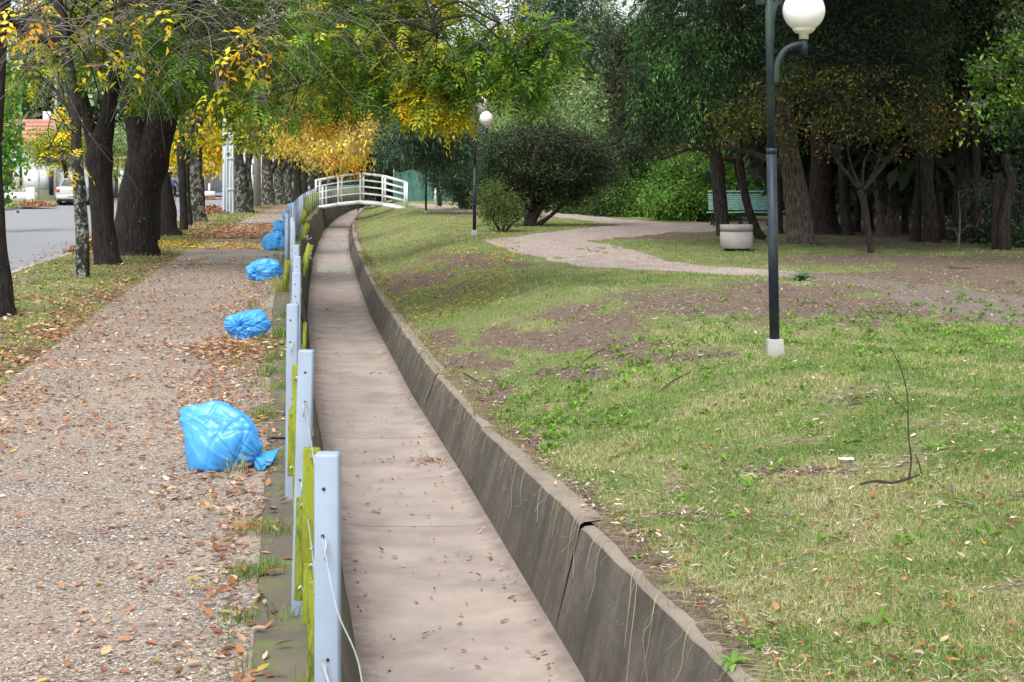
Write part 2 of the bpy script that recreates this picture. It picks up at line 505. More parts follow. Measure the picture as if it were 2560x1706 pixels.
M.color(M.mix(M.ramp(wv.outputs[0], [(.0, 1.0), (.25, 0.0)]), M.ramp(M.noise(3, 4), [(.3, (.36, .15, .10)), (.7, (.50, .25, .18))]), (.16, .07, .05))); M.rough(.85)
M.bump(wv.outputs[0], .8, .05); MAT['tiles'] = M.m
M = NT('window_glass'); M.color((.05, .06, .07)); M.rough(.08); M.b.inputs['Specular IOR Level'].default_value = .8; MAT['glass'] = M.m
MAT['dark'] = m_plain('dark_gate_and_opening', (.02, .022, .03), .6)
M = NT('silver_car_paint'); M.color((.55, .57, .60)); M.rough(.28); M.b.inputs['Metallic'].default_value = .55; MAT['car'] = M.m
M = NT('tail_light_plastic'); M.color((.45, .02, .03)); M.rough(.2); MAT['tail'] = M.m
MAT['rubber'] = m_plain('tyre_rubber', (.02, .02, .02), .8)
MAT['plate'] = m_plain('white_plate', (.7, .72, .75), .4, var=.02, bump=0)
MAT['green_pole'] = m_plain('green_pole_paint', (.015, .13, .08), .5)
MAT['grey_pole'] = m_plain('concrete_pole', (.34, .33, .32), .8, var=.12)
MAT['steel_pole'] = m_plain('galvanised_pole', (.52, .58, .66), .5, var=.08, scale=3)
MAT['sign_brown'] = m_plain('brown_sign_board', (.16, .085, .05), .8)
MAT['water'] = None
M = NT('shallow_water'); M.color((.34, .34, .35)); M.rough(.22); M.b.inputs['Specular IOR Level'].default_value = .9
M.bump(M.noise(9, 3), .06, .01); MAT['water'] = M.m
M = NT('paper_litter'); M.color((.8, .8, .8)); M.rough(.7); MAT['paper'] = M.m

M = NT('blue_plastic_film')
f = M.noise(11, 5, M.pos((1, 1, 1), True), .6)
M.color(M.ramp(f, [(.3, (.04, .30, .74)), (.7, (.10, .45, .90))])); M.rough(M.ramp(M.noise(6, 3), [(.3, .24), (.7, .42)]))
M.b.inputs['Specular IOR Level'].default_value = .6
M.bump(M.noise(14, 5, M.pos((1, 1, 1), True), .6), .2, .015)
tr = M.n('BsdfTranslucent'); tr.inputs[0].default_value = (.08, .50, .95, 1)
ms = M.n('MixShader', Fac=.22); M.link(M.b.outputs[0], ms.inputs[1]); M.link(tr.outputs[0], ms.inputs[2]); M.link(ms.outputs[0], M.o.inputs[0])
MAT['bag'] = M.m

# ------------------------------------------------------------------ ground sheets
def strip(name, ys, cols, mat, parent=None, smooth=True, colf=None, kind='structure'):
    """cols: function y -> (n,) x array, (n,) z array"""
    rows = []
    for y in ys:
        x, z = cols(y)
        rows.append(np.stack([x, np.full(len(x), y), z], -1))
    V = np.array(rows); m, n = V.shape[:2]
    V = V.reshape(-1, 3)
    i = np.arange(m - 1)[:, None] * n; j = np.arange(n - 1)[None]
    Fq = np.stack([i + j, i + j + 1, i + n + j + 1, i + n + j], -1).reshape(-1, 4)
    o = mk(name, V, [Fq], mat, parent, smooth=smooth, col=colf(V) if colf else None)
    if kind: o['kind'] = kind
    return o

def ysteps(a, b, s0, k):
    ys = [a]; 
    while ys[-1] < b: ys.append(ys[-1] + s0 + k * max(ys[-1], 0))
    ys[-1] = b
    return np.array(ys)

YS = ysteps(-14, 380, .12, .012)

BL = [(1500, 860, 200, 20), (1100, 850, 60, 30), (1180, 905, 110, 30), (1330, 850, 170, 35), (1500, 800, 170, 40), (1700, 760, 220, 45), (1950, 750, 200, 55), (2150, 770, 220, 40),
      (2300, 700, 300, 50), (2480, 740, 250, 60), (2560, 660, 250, 30), (1240, 980, 90, 45), (1400, 930, 120, 25), (1650, 890, 200, 16),
      (1050, 700, 120, 28), (1180, 655, 140, 24), (1000, 730, 60, 25), (1900, 555, 250, 14), (2200, 612, 300, 10), (1700, 590, 200, 10),
      (2150, 650, 400, 16), (1330, 1100, 40, 40), (2100, 1000, 120, 8), (1960, 1180, 130, 10), (1700, 1290, 120, 10), (1300, 540, 200, 6)]
def bare(X, Y, Z):
    tx, ty = proj(X, Y, Z)
    m = np.zeros_like(tx)
    for cx, cy, rx, ry in BL:
        m = np.maximum(m, np.exp(-((tx - cx) / rx) ** 2 - ((ty - cy) / ry) ** 2))
    v = X - (XR(Y) + .31)
    m = np.maximum(m, .75 * np.exp(-(np.maximum(v, 0) / .12) ** 2))
    forest = np.clip((X - (.17 * Y + .5)) / 2, 0, 1) * np.clip((Y - 31) / 4, 0, 1)
    return np.clip(np.maximum(m, forest * .8), 0, 1)
VV = np.concatenate([np.arange(0, 5, .12), np.arange(5, 14, .35), np.arange(14, 30, 1.2), [32, 40, 55, 80, 120, 200, 320]])
def lawn_cols(y):
    x = XR(y) + .222 + .02 * math.sin(y * 3.1) * math.sin(y * 1.3 + 1) + VV
    z = ground(x, np.full(len(x), y)); z[0] -= .02
    return x, z
def lawn_col(V):
    b = bare(V[:, 0], V[:, 1], V[:, 2])
    b = np.clip(b - .55 * (fbm(V[:, 0], V[:, 1], 2.6, 3, 1) * .75 + fbm(V[:, 0], V[:, 1], .7, 3, 2) * .35), 0, 1)
    d = .5 + .5 * vnoise(V[:, 0], V[:, 1], .9, 5)
    tx, ty = proj(V[:, 0], V[:, 1], V[:, 2])
    g = np.clip(.25 * d + .35 * (ty > 1150), 0, 1)
    return np.stack([b, g, g * 0], -1)
strip('lawn', YS, lawn_cols, MAT['lawn'], colf=lawn_col)

def pave_cols(y):
    u = np.array([-2.15, -1.6, -1.0, -.5, -.10]); return XF(y) + u, np.zeros(5)
strip('pavement', YS, pave_cols, MAT['paving'])
def verge_cols(y):
    u = np.array([-4.4, -4.2, -3.9, -3.6, -3.2, -2.8, -2.5, -2.3, -2.15])
    x = XF(y) + u; z = ground(x, np.full(9, y)); z[0] = .0; z[-1] = .0
    return x, z
def verge_col(V):
    n = .5 + .5 * vnoise(V[:, 0], V[:, 1], 1.3, 2)
    return np.stack([.28 + .4 * n, .5 + 0 * n, 0 * n], -1)
strip('verge', YS, verge_cols, MAT['lawn'], colf=verge_col)
strip('kerb', YS, lambda y: (XF(y) + np.array([-4.52, -4.52, -4.4]), np.array([-.10, .0, .003])), MAT['kerb'], smooth=False)
strip('road', YS, lambda y: (XF(y) + np.linspace(-14.3, -4.5, 6), np.full(6, -.09)), MAT['asphalt'])
def fk(y): return (XF(y) + np.array([-14.42, -14.42, -14.3, -14.3]), np.array([.045, .05, .05, -.1]))
strip('far_kerb', YS, fk, MAT['kerb'], smooth=False)
def fs(y): return (XF(y) + np.array([-300, -60, -25, -17, -14.42]), np.full(5, .045))
strip('far_pavement', YS, fs, MAT['lawn'], colf=lambda V: np.stack([np.clip(.25 + .25 * vnoise(V[:, 0], V[:, 1], .4), 0, 1)] * 2 + [V[:, 0] * 0], -1))
# channel
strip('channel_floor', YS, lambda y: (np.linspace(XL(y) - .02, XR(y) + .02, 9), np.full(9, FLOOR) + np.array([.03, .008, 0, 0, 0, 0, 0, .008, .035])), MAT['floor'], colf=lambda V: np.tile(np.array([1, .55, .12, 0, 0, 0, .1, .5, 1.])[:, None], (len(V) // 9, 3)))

# channel walls (things)
def wall_left():
    root = thing('retaining_wall', 'mossy left concrete wall of the drainage channel below the fence', 'wall', (float(XL(10)), 10, 0))
    joints = [-14, 3, 8.5, 14, 19.5, 25, 31, 37, 44, 50.5, G(812, 521)[1], 76, 92, 110, 130]
    joints = sorted(joints)
    for a, b in zip(joints[:-1], joints[1:]):
        ys = np.arange(a + .012, b, .4); ys = np.append(ys, b - .012)
        ox = float(R.uniform(-.012, .012)); oz = float(R.uniform(.0, .014))
        prof = [(-.50, -.3), (-.50, .0 + oz), (-.49, .012 + oz), (-.235, .012 + oz), (-.22, .0 + oz), (0, FLOOR - .05)]
        def cols(y):
            p = np.array(prof)
            wob = .012 * math.sin(y * 2.1) * np.array([0, 0, 0, 1, 1, 0])
            return XL(y) + p[:, 0] + ox * np.array([0, 0, 0, 1, 1, 1]) + wob, p[:, 1]
        o = strip('panel', ys, cols, [MAT['wall_l'], MAT['cap']], parent=None, smooth=False, kind=None)
        n = len(prof) - 1
        mi = np.tile([0, 1, 1, 1, 0], len(ys) - 1).astype(np.int32)
        o.data.polygons.foreach_set('material_index', mi)
        o.parent = root; o.location = -Vector(root.location)
    back = MB()
    V = []
    for y in np.arange(-14, 130, 1.0):
        V += [(XL(y) - .235, y, -.02), (XL(y) - .012, y, FLOOR)]
    V = np.array(V); n = len(V) // 2
    i = np.arange(n - 1) * 2
    back.add(V - np.array(root.location), np.stack([i, i + 1, i + 3, i + 2], -1))
    back.build('joint_filler', MAT['hole_dark'], root)
    return root
wall_left()

def wall_right():
    root = thing('retaining_wall', 'cracked grey right concrete wall of the channel along the lawn', 'wall', (float(XR(10)), 10, 0))
    joints = [-14, .5, 4.2, 8.0, 12.0, 15.4, 19.2, 23, 27, 31, 35.5, 40, 46, 52, 58, 64, 70, 80, 95, 115, 130]
    for k, (a, b) in enumerate(zip(joints[:-1], joints[1:])):
        ys = np.arange(a + .003, b, .12 if b < 25 else .5); ys = np.append(ys[ys < b - .03], b - .003)
        ox = float(R.uniform(-.008, .008)); oz = float(R.uniform(-.01, .01)); sl = float(R.uniform(-.006, .006))
        ch = R.normal(0, .0035, 400)
        def cols(y):
            zt = ZT(y) + oz + sl * (y - a)
            j = ch[int((y + 20) * 8) % 400]
            e = .022 * math.exp(-((y - 8.05) / .10) ** 2) + .03 * math.exp(-((y - 4.2) / .1) ** 2) + .02 * math.exp(-((y - 19.2) / .15) ** 2)
            x = XR(y) + np.array([0, .165 + ox + j, .18 + ox + j + e * .5, .30])
            return x, np.array([FLOOR - .05, zt - .012 - e, zt - e * .8 + j, zt + .004])
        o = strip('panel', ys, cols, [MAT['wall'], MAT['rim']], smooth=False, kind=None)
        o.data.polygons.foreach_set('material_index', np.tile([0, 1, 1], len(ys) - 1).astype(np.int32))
        o.parent = root; o.location = -Vector(root.location)
    V = []
    for y in np.arange(-14, 130, 1.0):
        V += [(XR(y) + .012, y, FLOOR), (XR(y) + .186, y, ZT(y) - .035), (XR(y) + .4, y, ZT(y) - .035)]
    V = np.array(V); n = len(V) // 3; i = np.arange(n - 1) * 3
    mb = MB(); mb.add(V - np.array(root.location), np.concatenate([np.stack([i, i + 1, i + 4, i + 3], -1), np.stack([i + 1, i + 2, i + 5, i + 4], -1)]))
    mb.build('joint_filler', MAT['wall'], root)
wall_right()

# gravel paths of the park
def ribbon(name, pairs, off, mat):
    P = spline([(x0, y0, x1, y1) for (x0, y0, x1, y1) in pairs], 10)
    V = []; 
    n = 9
    for q, (x0, y0, x1, y1) in enumerate(P):
        a = G(x0, y0); b = G(x1, y1)
        for t in np.linspace(0, 1, n):
            p = a.lerp(b, t)
            if t in (0, 1):
                p = p + (a - b) * .03 * (1 if t == 0 else -1) * mnoise.noise(Vector((q * .7, t * 5, off * 900)))
            V.append((p.x, p.y, float(ground(p.x, p.y)) + (off if 0 < t < 1 else -.02)))
    V = np.array(V); m = len(P)
    i = np.arange(m - 1)[:, None] * n; j = np.arange(n - 1)[None]
    Fq = np.stack([i + j, i + j + 1, i + n + j + 1, i + n + j], -1).reshape(-1, 4)
    tx, ty = proj(V[:, 0], V[:, 1], V[:, 2])
    sfr = np.clip(sstep(1780, 2150, tx) * .85 + .15, 0, 1)
    edge = np.zeros(len(V)); edge[0::n] = .5; edge[n - 1::n] = .5
    sfr = np.clip(sfr + edge, 0, 1)
    o = mk(name, V, [Fq], mat, smooth=True, col=np.stack([sfr] * 3, -1))
    o['kind'] = 'structure'
ribbon('path', [(1212, 600, 1216, 606), (1290, 588, 1310, 640), (1390, 592, 1400, 664), (1480, 600, 1500, 680), (1580, 622, 1600, 684), (1690, 655, 1700, 682), (1800, 668, 1800, 686),
                (1920, 672, 1900, 692), (2050, 682, 2030, 715), (2230, 700, 2200, 755), (2420, 722, 2380, 795), (2600, 745, 2560, 832), (2900, 780, 2800, 900)], .012, MAT['gravel'])
ribbon('path', [(1300, 587, 1330, 630), (1420, 573, 1450, 610), (1530, 562, 1560, 596), (1650, 556, 1680, 586), (1780, 557, 1790, 580), (1900, 560, 1900, 578), (2000, 562, 2000, 572)], .016, MAT['gravel'])
ribbon('path', [(1360, 532, 1360, 540), (1450, 538, 1440, 549), (1540, 546, 1530, 560), (1640, 554, 1620, 572), (1700, 557, 1690, 575)], .020, MAT['gravel'])
ribbon('path', [(1030, 508, 1020, 514), (1085, 511, 1085, 526), (1150, 513, 1155, 532), (1200, 516, 1205, 530), (1290, 524, 1290, 532), (1370, 531, 1370, 538)], .024, MAT['gravel'])

# brick bands and slabs across the pavement
def brick_band(y0, u0, u1, rows, label, seed):
    rr = random.Random(seed); mb = MB()
    for r in range(rows):
        u = u0 + (r % 2) * .1
        while u < u1:
            L = .19 + rr.uniform(-.02, .02)
            y = y0 + r * .085 + rr.uniform(-.006, .006)
            x = float(XF(y)) + u + L / 2
            mb.box((x, y + (u * -.16) * 0, -.0155 + rr.uniform(-.003, .003)), (L - .012, .07, .034), col=None)
            u += L
            if rr.random() < .12: u += .1
    o = mb.build('brick_edging', MAT['brick'], bevel=.004)
    o['kind'] = 'structure'
brick_band(G(300, 1255)[1], -1.98, -.42, 1, '', 1)
brick_band(G(300, 1585)[1], -1.9, -.35, 2, '', 2)
def slab(y0, y1, u0, u1, z):
    V = []
    for y in np.linspace(y0, y1, 8):
        V += [(XF(y) + u0, y, z), (XF(y) + u1, y, z)]
    i = np.arange(7) * 2
    o = mk('paving_slab', np.array(V), [np.stack([i, i + 1, i + 3, i + 2], -1)], MAT['slab']); o['kind'] = 'structure'
slab(25.2, 28.4, -2.13, -.28, .008)
slab(30.5, 33.2, -2.13, -.28, .008)
slab(46, 50, -2.13, -.28, .008)

# water on the channel floor
def puddle(y0, y1, seed):
    rr = random.Random(seed); V = []; n = 14
    for k in range(n + 1):
        x = k / n
        V += [(x, y0 + (y1 - y0) * rr.uniform(0, .22), FLOOR + .009), (x, y1 - (y1 - y0) * rr.uniform(0, .22), FLOOR + .009)]
    V = [(float(XL(y)) + .05 + x * 1.0, y, z) for x, y, z in V]
    i = np.arange(n) * 2
    o = mk('water', np.array(V), [np.stack([i, i + 2, i + 3, i + 1], -1)], MAT['water']); o['kind'] = 'structure'
puddle(36.8, 42, 1); puddle(50.5, 56.5, 2)

# ------------------------------------------------------------------ leaf and tree builders
def unit(v): return v / (np.linalg.norm(v, axis=-1, keepdims=True) + 1e-9)
def rvec(n): return unit(R.normal(size=(n, 3)))

def cards(P, D, Nn, L, W, C, fold=.25):
    """rhombic leaves: P base (n,3), D direction, Nn approx normal, L, W, C colour (n,3)"""
    n = len(P); D = unit(D)
    S = unit(np.cross(D, Nn)); Nn = np.cross(S, D)
    L = np.broadcast_to(L, (n,))[:, None]; W = np.broadcast_to(W, (n,))[:, None]
    mid = P + D * L * .45
    a = P; b = mid + S * W * .5 + Nn * W * fold; c = P + D * L; d = mid - S * W * .5 + Nn * W * fold
    V = np.stack([a, b, c, d], 1).reshape(-1, 3)
    Fq = np.arange(4 * n).reshape(-1, 4)
    return V, Fq, np.repeat(C, 4, 0)

def leaf6(P, D, Nn, L, W, C, fold=.25, curl=0.1):
    n = len(P); D = unit(D)
    S = unit(np.cross(D, Nn)); Nn = np.cross(S, D)
    L = np.broadcast_to(L, (n,))[:, None]; W = np.broadcast_to(W, (n,))[:, None]
    curl = np.broadcast_to(curl, (n,))[:, None]
    tip = P + D * L + Nn * L * curl
    def pt(t, s): return P + D * L * t + S * W * s + Nn * (np.abs(s) * W * fold * 2 + L * curl * t * t)
    V = np.stack([P, pt(.28, .5), pt(.65, .42), tip, pt(.65, -.42), pt(.28, -.5)], 1).reshape(-1, 3)
    k = np.arange(n)[:, None] * 6
    return V, np.concatenate([k + np.array([[0, 1, 2, 3]]), k + np.array([[0, 3, 4, 5]])]), np.repeat(C, 6, 0)

PAL = {
    'green': [((.06, .14, .018), 4), ((.11, .22, .022), 4), ((.20, .32, .03), 2), ((.36, .40, .03), .6)],
    'gy': [((.07, .15, .018), 4), ((.15, .25, .025), 3.4), ((.34, .40, .03), 2), ((.66, .56, .03), 1)],
    'twig_dark': [((.04, .05, .02), 2), ((.06, .045, .03), 3), ((.22, .17, .03), .6), ((.06, .11, .02), 1)],
    'gy2': [((.12, .20, .02), 3), ((.34, .40, .03), 3), ((.66, .56, .03), 3)],
    'yellow': [((.78, .58, .02), 4), ((.64, .56, .03), 3), ((.38, .42, .03), 1.5), ((.70, .36, .02), .6)],
    'orange': [((.75, .38, .02), 3), ((.80, .56, .04), 5), ((.40, .16, .03), 1), ((.46, .44, .05), 1)],
    'far_yellow': [((.82, .62, .10), 4), ((.60, .52, .10), 2.5), ((.34, .16, .05), 1), ((.34, .29, .20), 1)],
    'twiggy': [((.10, .14, .03), 2), ((.16, .12, .08), 2), ((.35, .28, .05), 1)],
    'cypress': [((.025, .065, .02), 5), ((.06, .16, .035), 3), ((.16, .36, .08), 1.3), ((.014, .03, .014), 4)],
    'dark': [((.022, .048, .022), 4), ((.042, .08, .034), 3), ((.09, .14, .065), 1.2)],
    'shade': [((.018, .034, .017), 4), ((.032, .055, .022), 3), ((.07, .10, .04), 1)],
    'olive': [((.24, .36, .16), 4), ((.36, .48, .25), 3), ((.12, .19, .08), 2), ((.48, .56, .34), 1)],
    'blue': [((.045, .10, .06), 4), ((.08, .15, .09), 3), ((.025, .05, .03), 2)],
    'brown': [((.05, .035, .022), 3), ((.03, .045, .022), 3), ((.08, .06, .035), 1)],
    'shrub': [((.03, .055, .024), 5), ((.055, .10, .042), 3), ((.10, .045, .035), 1.2), ((.11, .18, .075), .8)],
    'lightshrub': [((.10, .17, .04), 4), ((.16, .23, .06), 3), ((.06, .10, .03), 2)],
    'ivy': [((.07, .18, .025), 4), ((.13, .28, .04), 4), ((.24, .42, .06), 2.2), ((.03, .06, .015), 2)],
    'ivy_dark': [((.03, .07, .015), 4), ((.055, .11, .02), 3), ((.10, .17, .03), 1)],
    'myrtle': [((.08, .105, .02), 5), ((.15, .175, .03), 3), ((.26, .18, .03), .8), ((.34, .12, .03), .3), ((.03, .045, .018), 4)],
    'maple': [((.05, .12, .015), 5), ((.10, .21, .025), 3), ((.24, .38, .04), 1.4), ((.04, .08, .015), 2)],
    'poplar': [((.10, .28, .04), 4), ((.18, .36, .06), 3), ((.40, .40, .06), .8)],
    'lime': [((.28, .34, .03), 4), ((.18, .27, .03), 3), ((.45, .40, .04), 1.5)],
    'litter': [((.34, .155, .075), 4), ((.26, .10, .045), 3), ((.50, .32, .20), 3.4), ((.16, .075, .045), 2), ((.58, .45, .33), 1.6), ((.50, .33, .05), .5)],
    'litter_r': [((.34, .12, .04), 3), ((.24, .075, .03), 3), ((.45, .24, .11), 3), ((.58, .44, .32), 2.4), ((.12, .055, .035), 2), ((.60, .30, .04), .5)],
    'litter_y': [((.58, .42, .05), 4), ((.50, .27, .06), 2), ((.32, .17, .06), 2), ((.40, .38, .06), 1)],
    'chips': [((.50, .41, .33), 4), ((.36, .28, .22), 3), ((.64, .56, .47), 2), ((.20, .14, .11), 2), ((.42, .24, .15), 1.2)],
}
def pick(pal, n, jit=.22):
    p = PAL[pal]; wts = np.array([k[1] for k in p], float)
    c = np.array([k[0] for k in p])[R.choice(len(p), n, p=wts / wts.sum())]
    return np.clip(c * R.uniform(1 - jit, 1 + jit, (n, 1)) * R.uniform(.94, 1.06, (n, 3)), 0, 1)

def make_leaves(C, out, pal, st):
    """C clump centres (n,3), out outward directions (n,3) -> V, quads, colours"""
    n = len(C); k = st.get('k', 10); mode = st.get('mode', 'card')
    if isinstance(pal, str): base = pick(pal, n)
    else: base = pal
    if mode == 'spray':
        m = st.get('rachis', 3); nl = st.get('leaflets', 9)
        CC = np.repeat(C, m, 0); oo = np.repeat(out, m, 0); bb = np.repeat(base, m, 0); N = len(CC)
        d = unit(rvec(N) + oo * .7 + np.array([0, 0, -st.get('droop', .5)]))
        RL = st.get('rl', .22) * R.uniform(.7, 1.25, N)
        st0 = CC + rvec(N) * st.get('spread', .1)
        up = unit(np.array([0, 0, 1.]) + .5 * rvec(N))
        side = unit(np.cross(d, up)); up = np.cross(side, d)
        Ps, Ds, Cs, Ns = [], [], [], []
        for q in range(nl):
            if q == nl - 1: t, s = 1.0, 0
            else: t, s = .25 + .75 * (q // 2) / max(1, (nl - 1) // 2), (1 if q % 2 else -1)
            p = st0 + d * (RL * t)[:, None] + np.array([0, 0, -1.]) * (RL * t * t * .25)[:, None]
            dd = unit(d * (.55 if s else 1) + side * s * .85 - up * .15 + .25 * rvec(N))
            Ps.append(p); Ds.append(dd); Ns.append(up + .35 * rvec(N)); Cs.append(bb * R.uniform(.78, 1.25, (N, 1)))
        P = np.concatenate(Ps); D = np.concatenate(Ds); Nn = np.concatenate(Ns); Cc = np.clip(np.concatenate(Cs), 0, 1)
        L = st['L'] * R.uniform(.7, 1.2, len(P))
        return cards(P, D, Nn, L, L * st['wr'], Cc)
    N = n * k
    sp = st.get('spread', .15)
    P = np.repeat(C, k, 0) + R.normal(size=(N, 3)) * np.array([sp, sp, sp * st.get('flat', .8)])
    o = np.repeat(out, k, 0)
    D = unit(rvec(N) * st.get('rnd', 1.0) + o * st.get('outw', .6) + np.array([0, 0, -st.get('droop', .3)]))
    cc = np.repeat(base, k, 0) * R.uniform(.7, 1.3, (N, 1))
    L = st['L'] * R.uniform(.6, 1.3, N)
    return cards(P, D, rvec(N) + np.array([0, 0, .6]), L, L * st['wr'], np.clip(cc, 0, 1))

def lobe_pts(tx, ty, d, rx, ry, rd, n, shell=.45, gap=.0, seed=0, gs=2.0):
    c = np.array(Q(tx, ty, d)); rad = np.array([rx * d / F, rd, ry * d / F])
    u = rvec(n) ; r = R.uniform(shell ** 3, 1, n) ** (1 / 3)
    r = r * (1 + .22 * np.sin(u[:, 0] * 5 + seed) * np.sin(u[:, 2] * 6 + seed * 2) + .1 * R.normal(size=n))
    P = c + u * r[:, None] * rad
    if gap > 0:
        g = vnoise(P[:, 0] + seed, P[:, 2] + P[:, 1] * .6, gs, seed)
        k = g > (gap * 2 - 1) * .55
        P = P[k]; u = u[k]
    return P, u, c, rad

def curve_to(a, b, sag=.15, n=6, wob=.06):
    a = np.array(a, float); b = np.array(b, float); L = np.linalg.norm(b - a)
    t = np.linspace(0, 1, n)[:, None]
    m = np.array([0, 0, 1.]) * L * sag
    w = R.normal(size=3) * L * wob; w2 = R.normal(size=3) * L * wob * .6
    return a * (1 - t) + b * t + np.sin(t * math.pi) * (m + w) + np.sin(t * 2 * math.pi) * w2

def tp(d, pts, dd=0.0):
    """trunk polyline from photo pixels (x, y, width) at depth d"""
    out = []
    for k, (x, y, wd) in enumerate(pts):
        dk = d + dd * k
        p = Q(x, y, dk); out.append((p.x, p.y, p.z, wd / 2 * dk / F))
    return np.array(out)

def tree(name, label, cat, base_d, trunks, lobes, style, bark, leafmat='leaf', group=None, twigs=0, subs=5, br=.05, rough=.10, nseg=14, anchor=None, twigmat=None, gap=.0, shell=.4, twig_r=.006, gs=2.0, dens=1.0, core=None):
    T0 = trunks[0]
    base = np.array([T0[0][0], T0[0][1], float(ground(T0[0][0], T0[0][1]))])
    root = thing(name, label, cat, base, group)
    mb = MB()
    for q, T in enumerate(trunks):
        S = spline(T, 6)
        mb.tube(S[:, :3] - base, np.maximum(S[:, 3], .004), nseg, rough=rough, seed=q * 2.3 + base[0])
    tips = [np.array(T[-1][:3]) for T in trunks]
    Vs, Fs, Cs, nv = [], [], [], 0
    tw = MB()
    for li, lb in enumerate(lobes):
        tx, ty, d, rx, ry, rd, n, pal = lb[:8]
        n = n * dens
        P, u, c, rad = lobe_pts(tx, ty, d, rx, ry, rd, int(n), shell=shell, gap=gap, seed=li * 1.7 + base[0], gs=gs)
        if len(P) == 0: continue
        an = min(tips, key=lambda t: np.linalg.norm(t - c)) if anchor is None else np.array(anchor)
        r0 = br * (1 if anchor is None else 1)
        cv = curve_to(an, c, .12, 7)
        mb.tube(cv - base, np.linspace(r0, r0 * .4, 7), 7, cap=False)
        for s in range(subs):
            e = P[R.integers(len(P))]
            st_ = cv[R.integers(3, 7)]
            mb.tube(curve_to(st_, e, .1, 6, .1) - base, np.linspace(r0 * .4, .008, 6), 5, cap=False)
        for s in range(int(twigs)):
            e = P[R.integers(len(P))]
            st_ = P[R.integers(len(P))] * .55 + c * .45
            tw.tube(curve_to(st_, e, .12, 5, .14) - base, np.linspace(twig_r, twig_r * .5, 5), 3, cap=False)
        if style is not None and pal is not None:
            sty = lb[8] if len(lb) > 8 else style
            V, Fq, C = make_leaves(P, u, pal, sty)
            Vs.append(V - base); Fs.append(Fq + nv); Cs.append(C); nv += len(V)
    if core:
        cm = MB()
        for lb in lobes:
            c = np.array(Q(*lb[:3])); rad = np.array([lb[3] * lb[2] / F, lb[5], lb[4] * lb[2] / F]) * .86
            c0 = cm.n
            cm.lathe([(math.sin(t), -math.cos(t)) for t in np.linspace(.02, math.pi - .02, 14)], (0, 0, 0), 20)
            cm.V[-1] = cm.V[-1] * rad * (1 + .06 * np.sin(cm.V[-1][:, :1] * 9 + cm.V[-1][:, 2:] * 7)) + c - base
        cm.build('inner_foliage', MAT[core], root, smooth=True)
    tr = mb.build('trunk', MAT[bark], root, smooth=True)
    if tw.n: tw.build('twigs', MAT[twigmat or 'twig'], root)['kind'] = 'stuff'
    if nv: mk('crown', np.concatenate(Vs), [np.concatenate(Fs)], MAT[leafmat], root, col=np.concatenate(Cs))
    return root

ASH = dict(mode='spray', rachis=3, leaflets=9, rl=.24, L=.095, wr=.33, droop=.55, spread=.12)
ASHF = dict(mode='card', k=16, spread=.22, L=.16, wr=.42, droop=.6)
FARC = dict(mode='card', k=18, spread=.4, L=.28, wr=.5, droop=.3)
CYP = dict(mode='card', k=52, spread=.12, L=.105, wr=.17, droop=1.0, rnd=.9, outw=.5, flat=1.7)
DCON = dict(mode='card', k=36, spread=.20, L=.13, wr=.17, droop=.3, rnd=.8, outw=.8)

# ------------------------------------------------------------------ street lamps
def make_lamp(base, label, tilt=0.0, box=False):
    root = thing('street_lamp', label, 'street lamp', base, 'twin globe lamps in the park')
    s = math.tan(tilt)
    def X(z): return -s * z
    b = MB(); b.box((0, 0, .055), (.155, .155, .15), taper=.86)
    b.build('footing', MAT['grey_pole'], root, bevel=.006)
    b = MB()
    b.tube([(X(.12), 0, .12), (X(1.80), 0, 1.80)], .045, 16)
    b.tube([(X(1.78), 0, 1.78), (X(1.83), 0, 1.83)], .0475, 16)
    b.tube([(X(1.8), 0, 1.80), (X(3.9), 0, 3.90)], .036, 16)
    b.build('pole', MAT['pole'], root, smooth=False)
    def arm(ang, z0):
        c, sn = math.cos(ang), math.sin(ang)
        def P(r, z): return (X(z) + c * r, sn * r, z)
        m = MB()
        m.tube(spline([P(.045, z0), P(.062, z0 + .17), P(.135, z0 + .30), P(.24, z0 + .35), P(.29, z0 + .355)], 6), .030, 12)
        m.tube([P(.305, z0 + .26), P(.305, z0 + .40)], .031, 12)
        a = m.build('arm', MAT['pole'], root, smooth=True)
        m = MB(); cc = P(.305, z0 + .40)
        m.lathe([(0, 0), (.042, 0), (.042, .045), (.075, .058), (.10, .085), (.10, .10), (0, .10)], cc, 20)
        m.build('collar', MAT['collar'], root, smooth=False)
        m = MB(); gz = z0 + .40 + .10 + .155; r = .187
        prof = [(r * math.sin(t), -r * math.cos(t)) for t in np.linspace(.56, math.pi, 26)]
        m.lathe(prof, (cc[0], cc[1], gz), 36)
        m.build('globe', MAT['globe'], root, smooth=True)
    arm(0.0, 2.40)
    arm(math.radians(62), 2.80)
    if box:
        m = MB(); m.box((X(3.2) - .075, 0, 3.22), (.07, .09, .22)); m.build('junction_box', MAT['pole'], root, bevel=.004)
    return root
L1 = G(1937, 884); make_lamp(L1, 'tall dark lamp post nearest the camera, with weathered green paint and globe', math.radians(.95), True)
L2 = G(1186, 588); make_lamp(L2, 'dark lamp post beside the small bright shrub on the lawn', math.radians(-.35))
L3 = G(1065, 533); make_lamp(L3, 'distant dark lamp post in front of the green mesh screen')

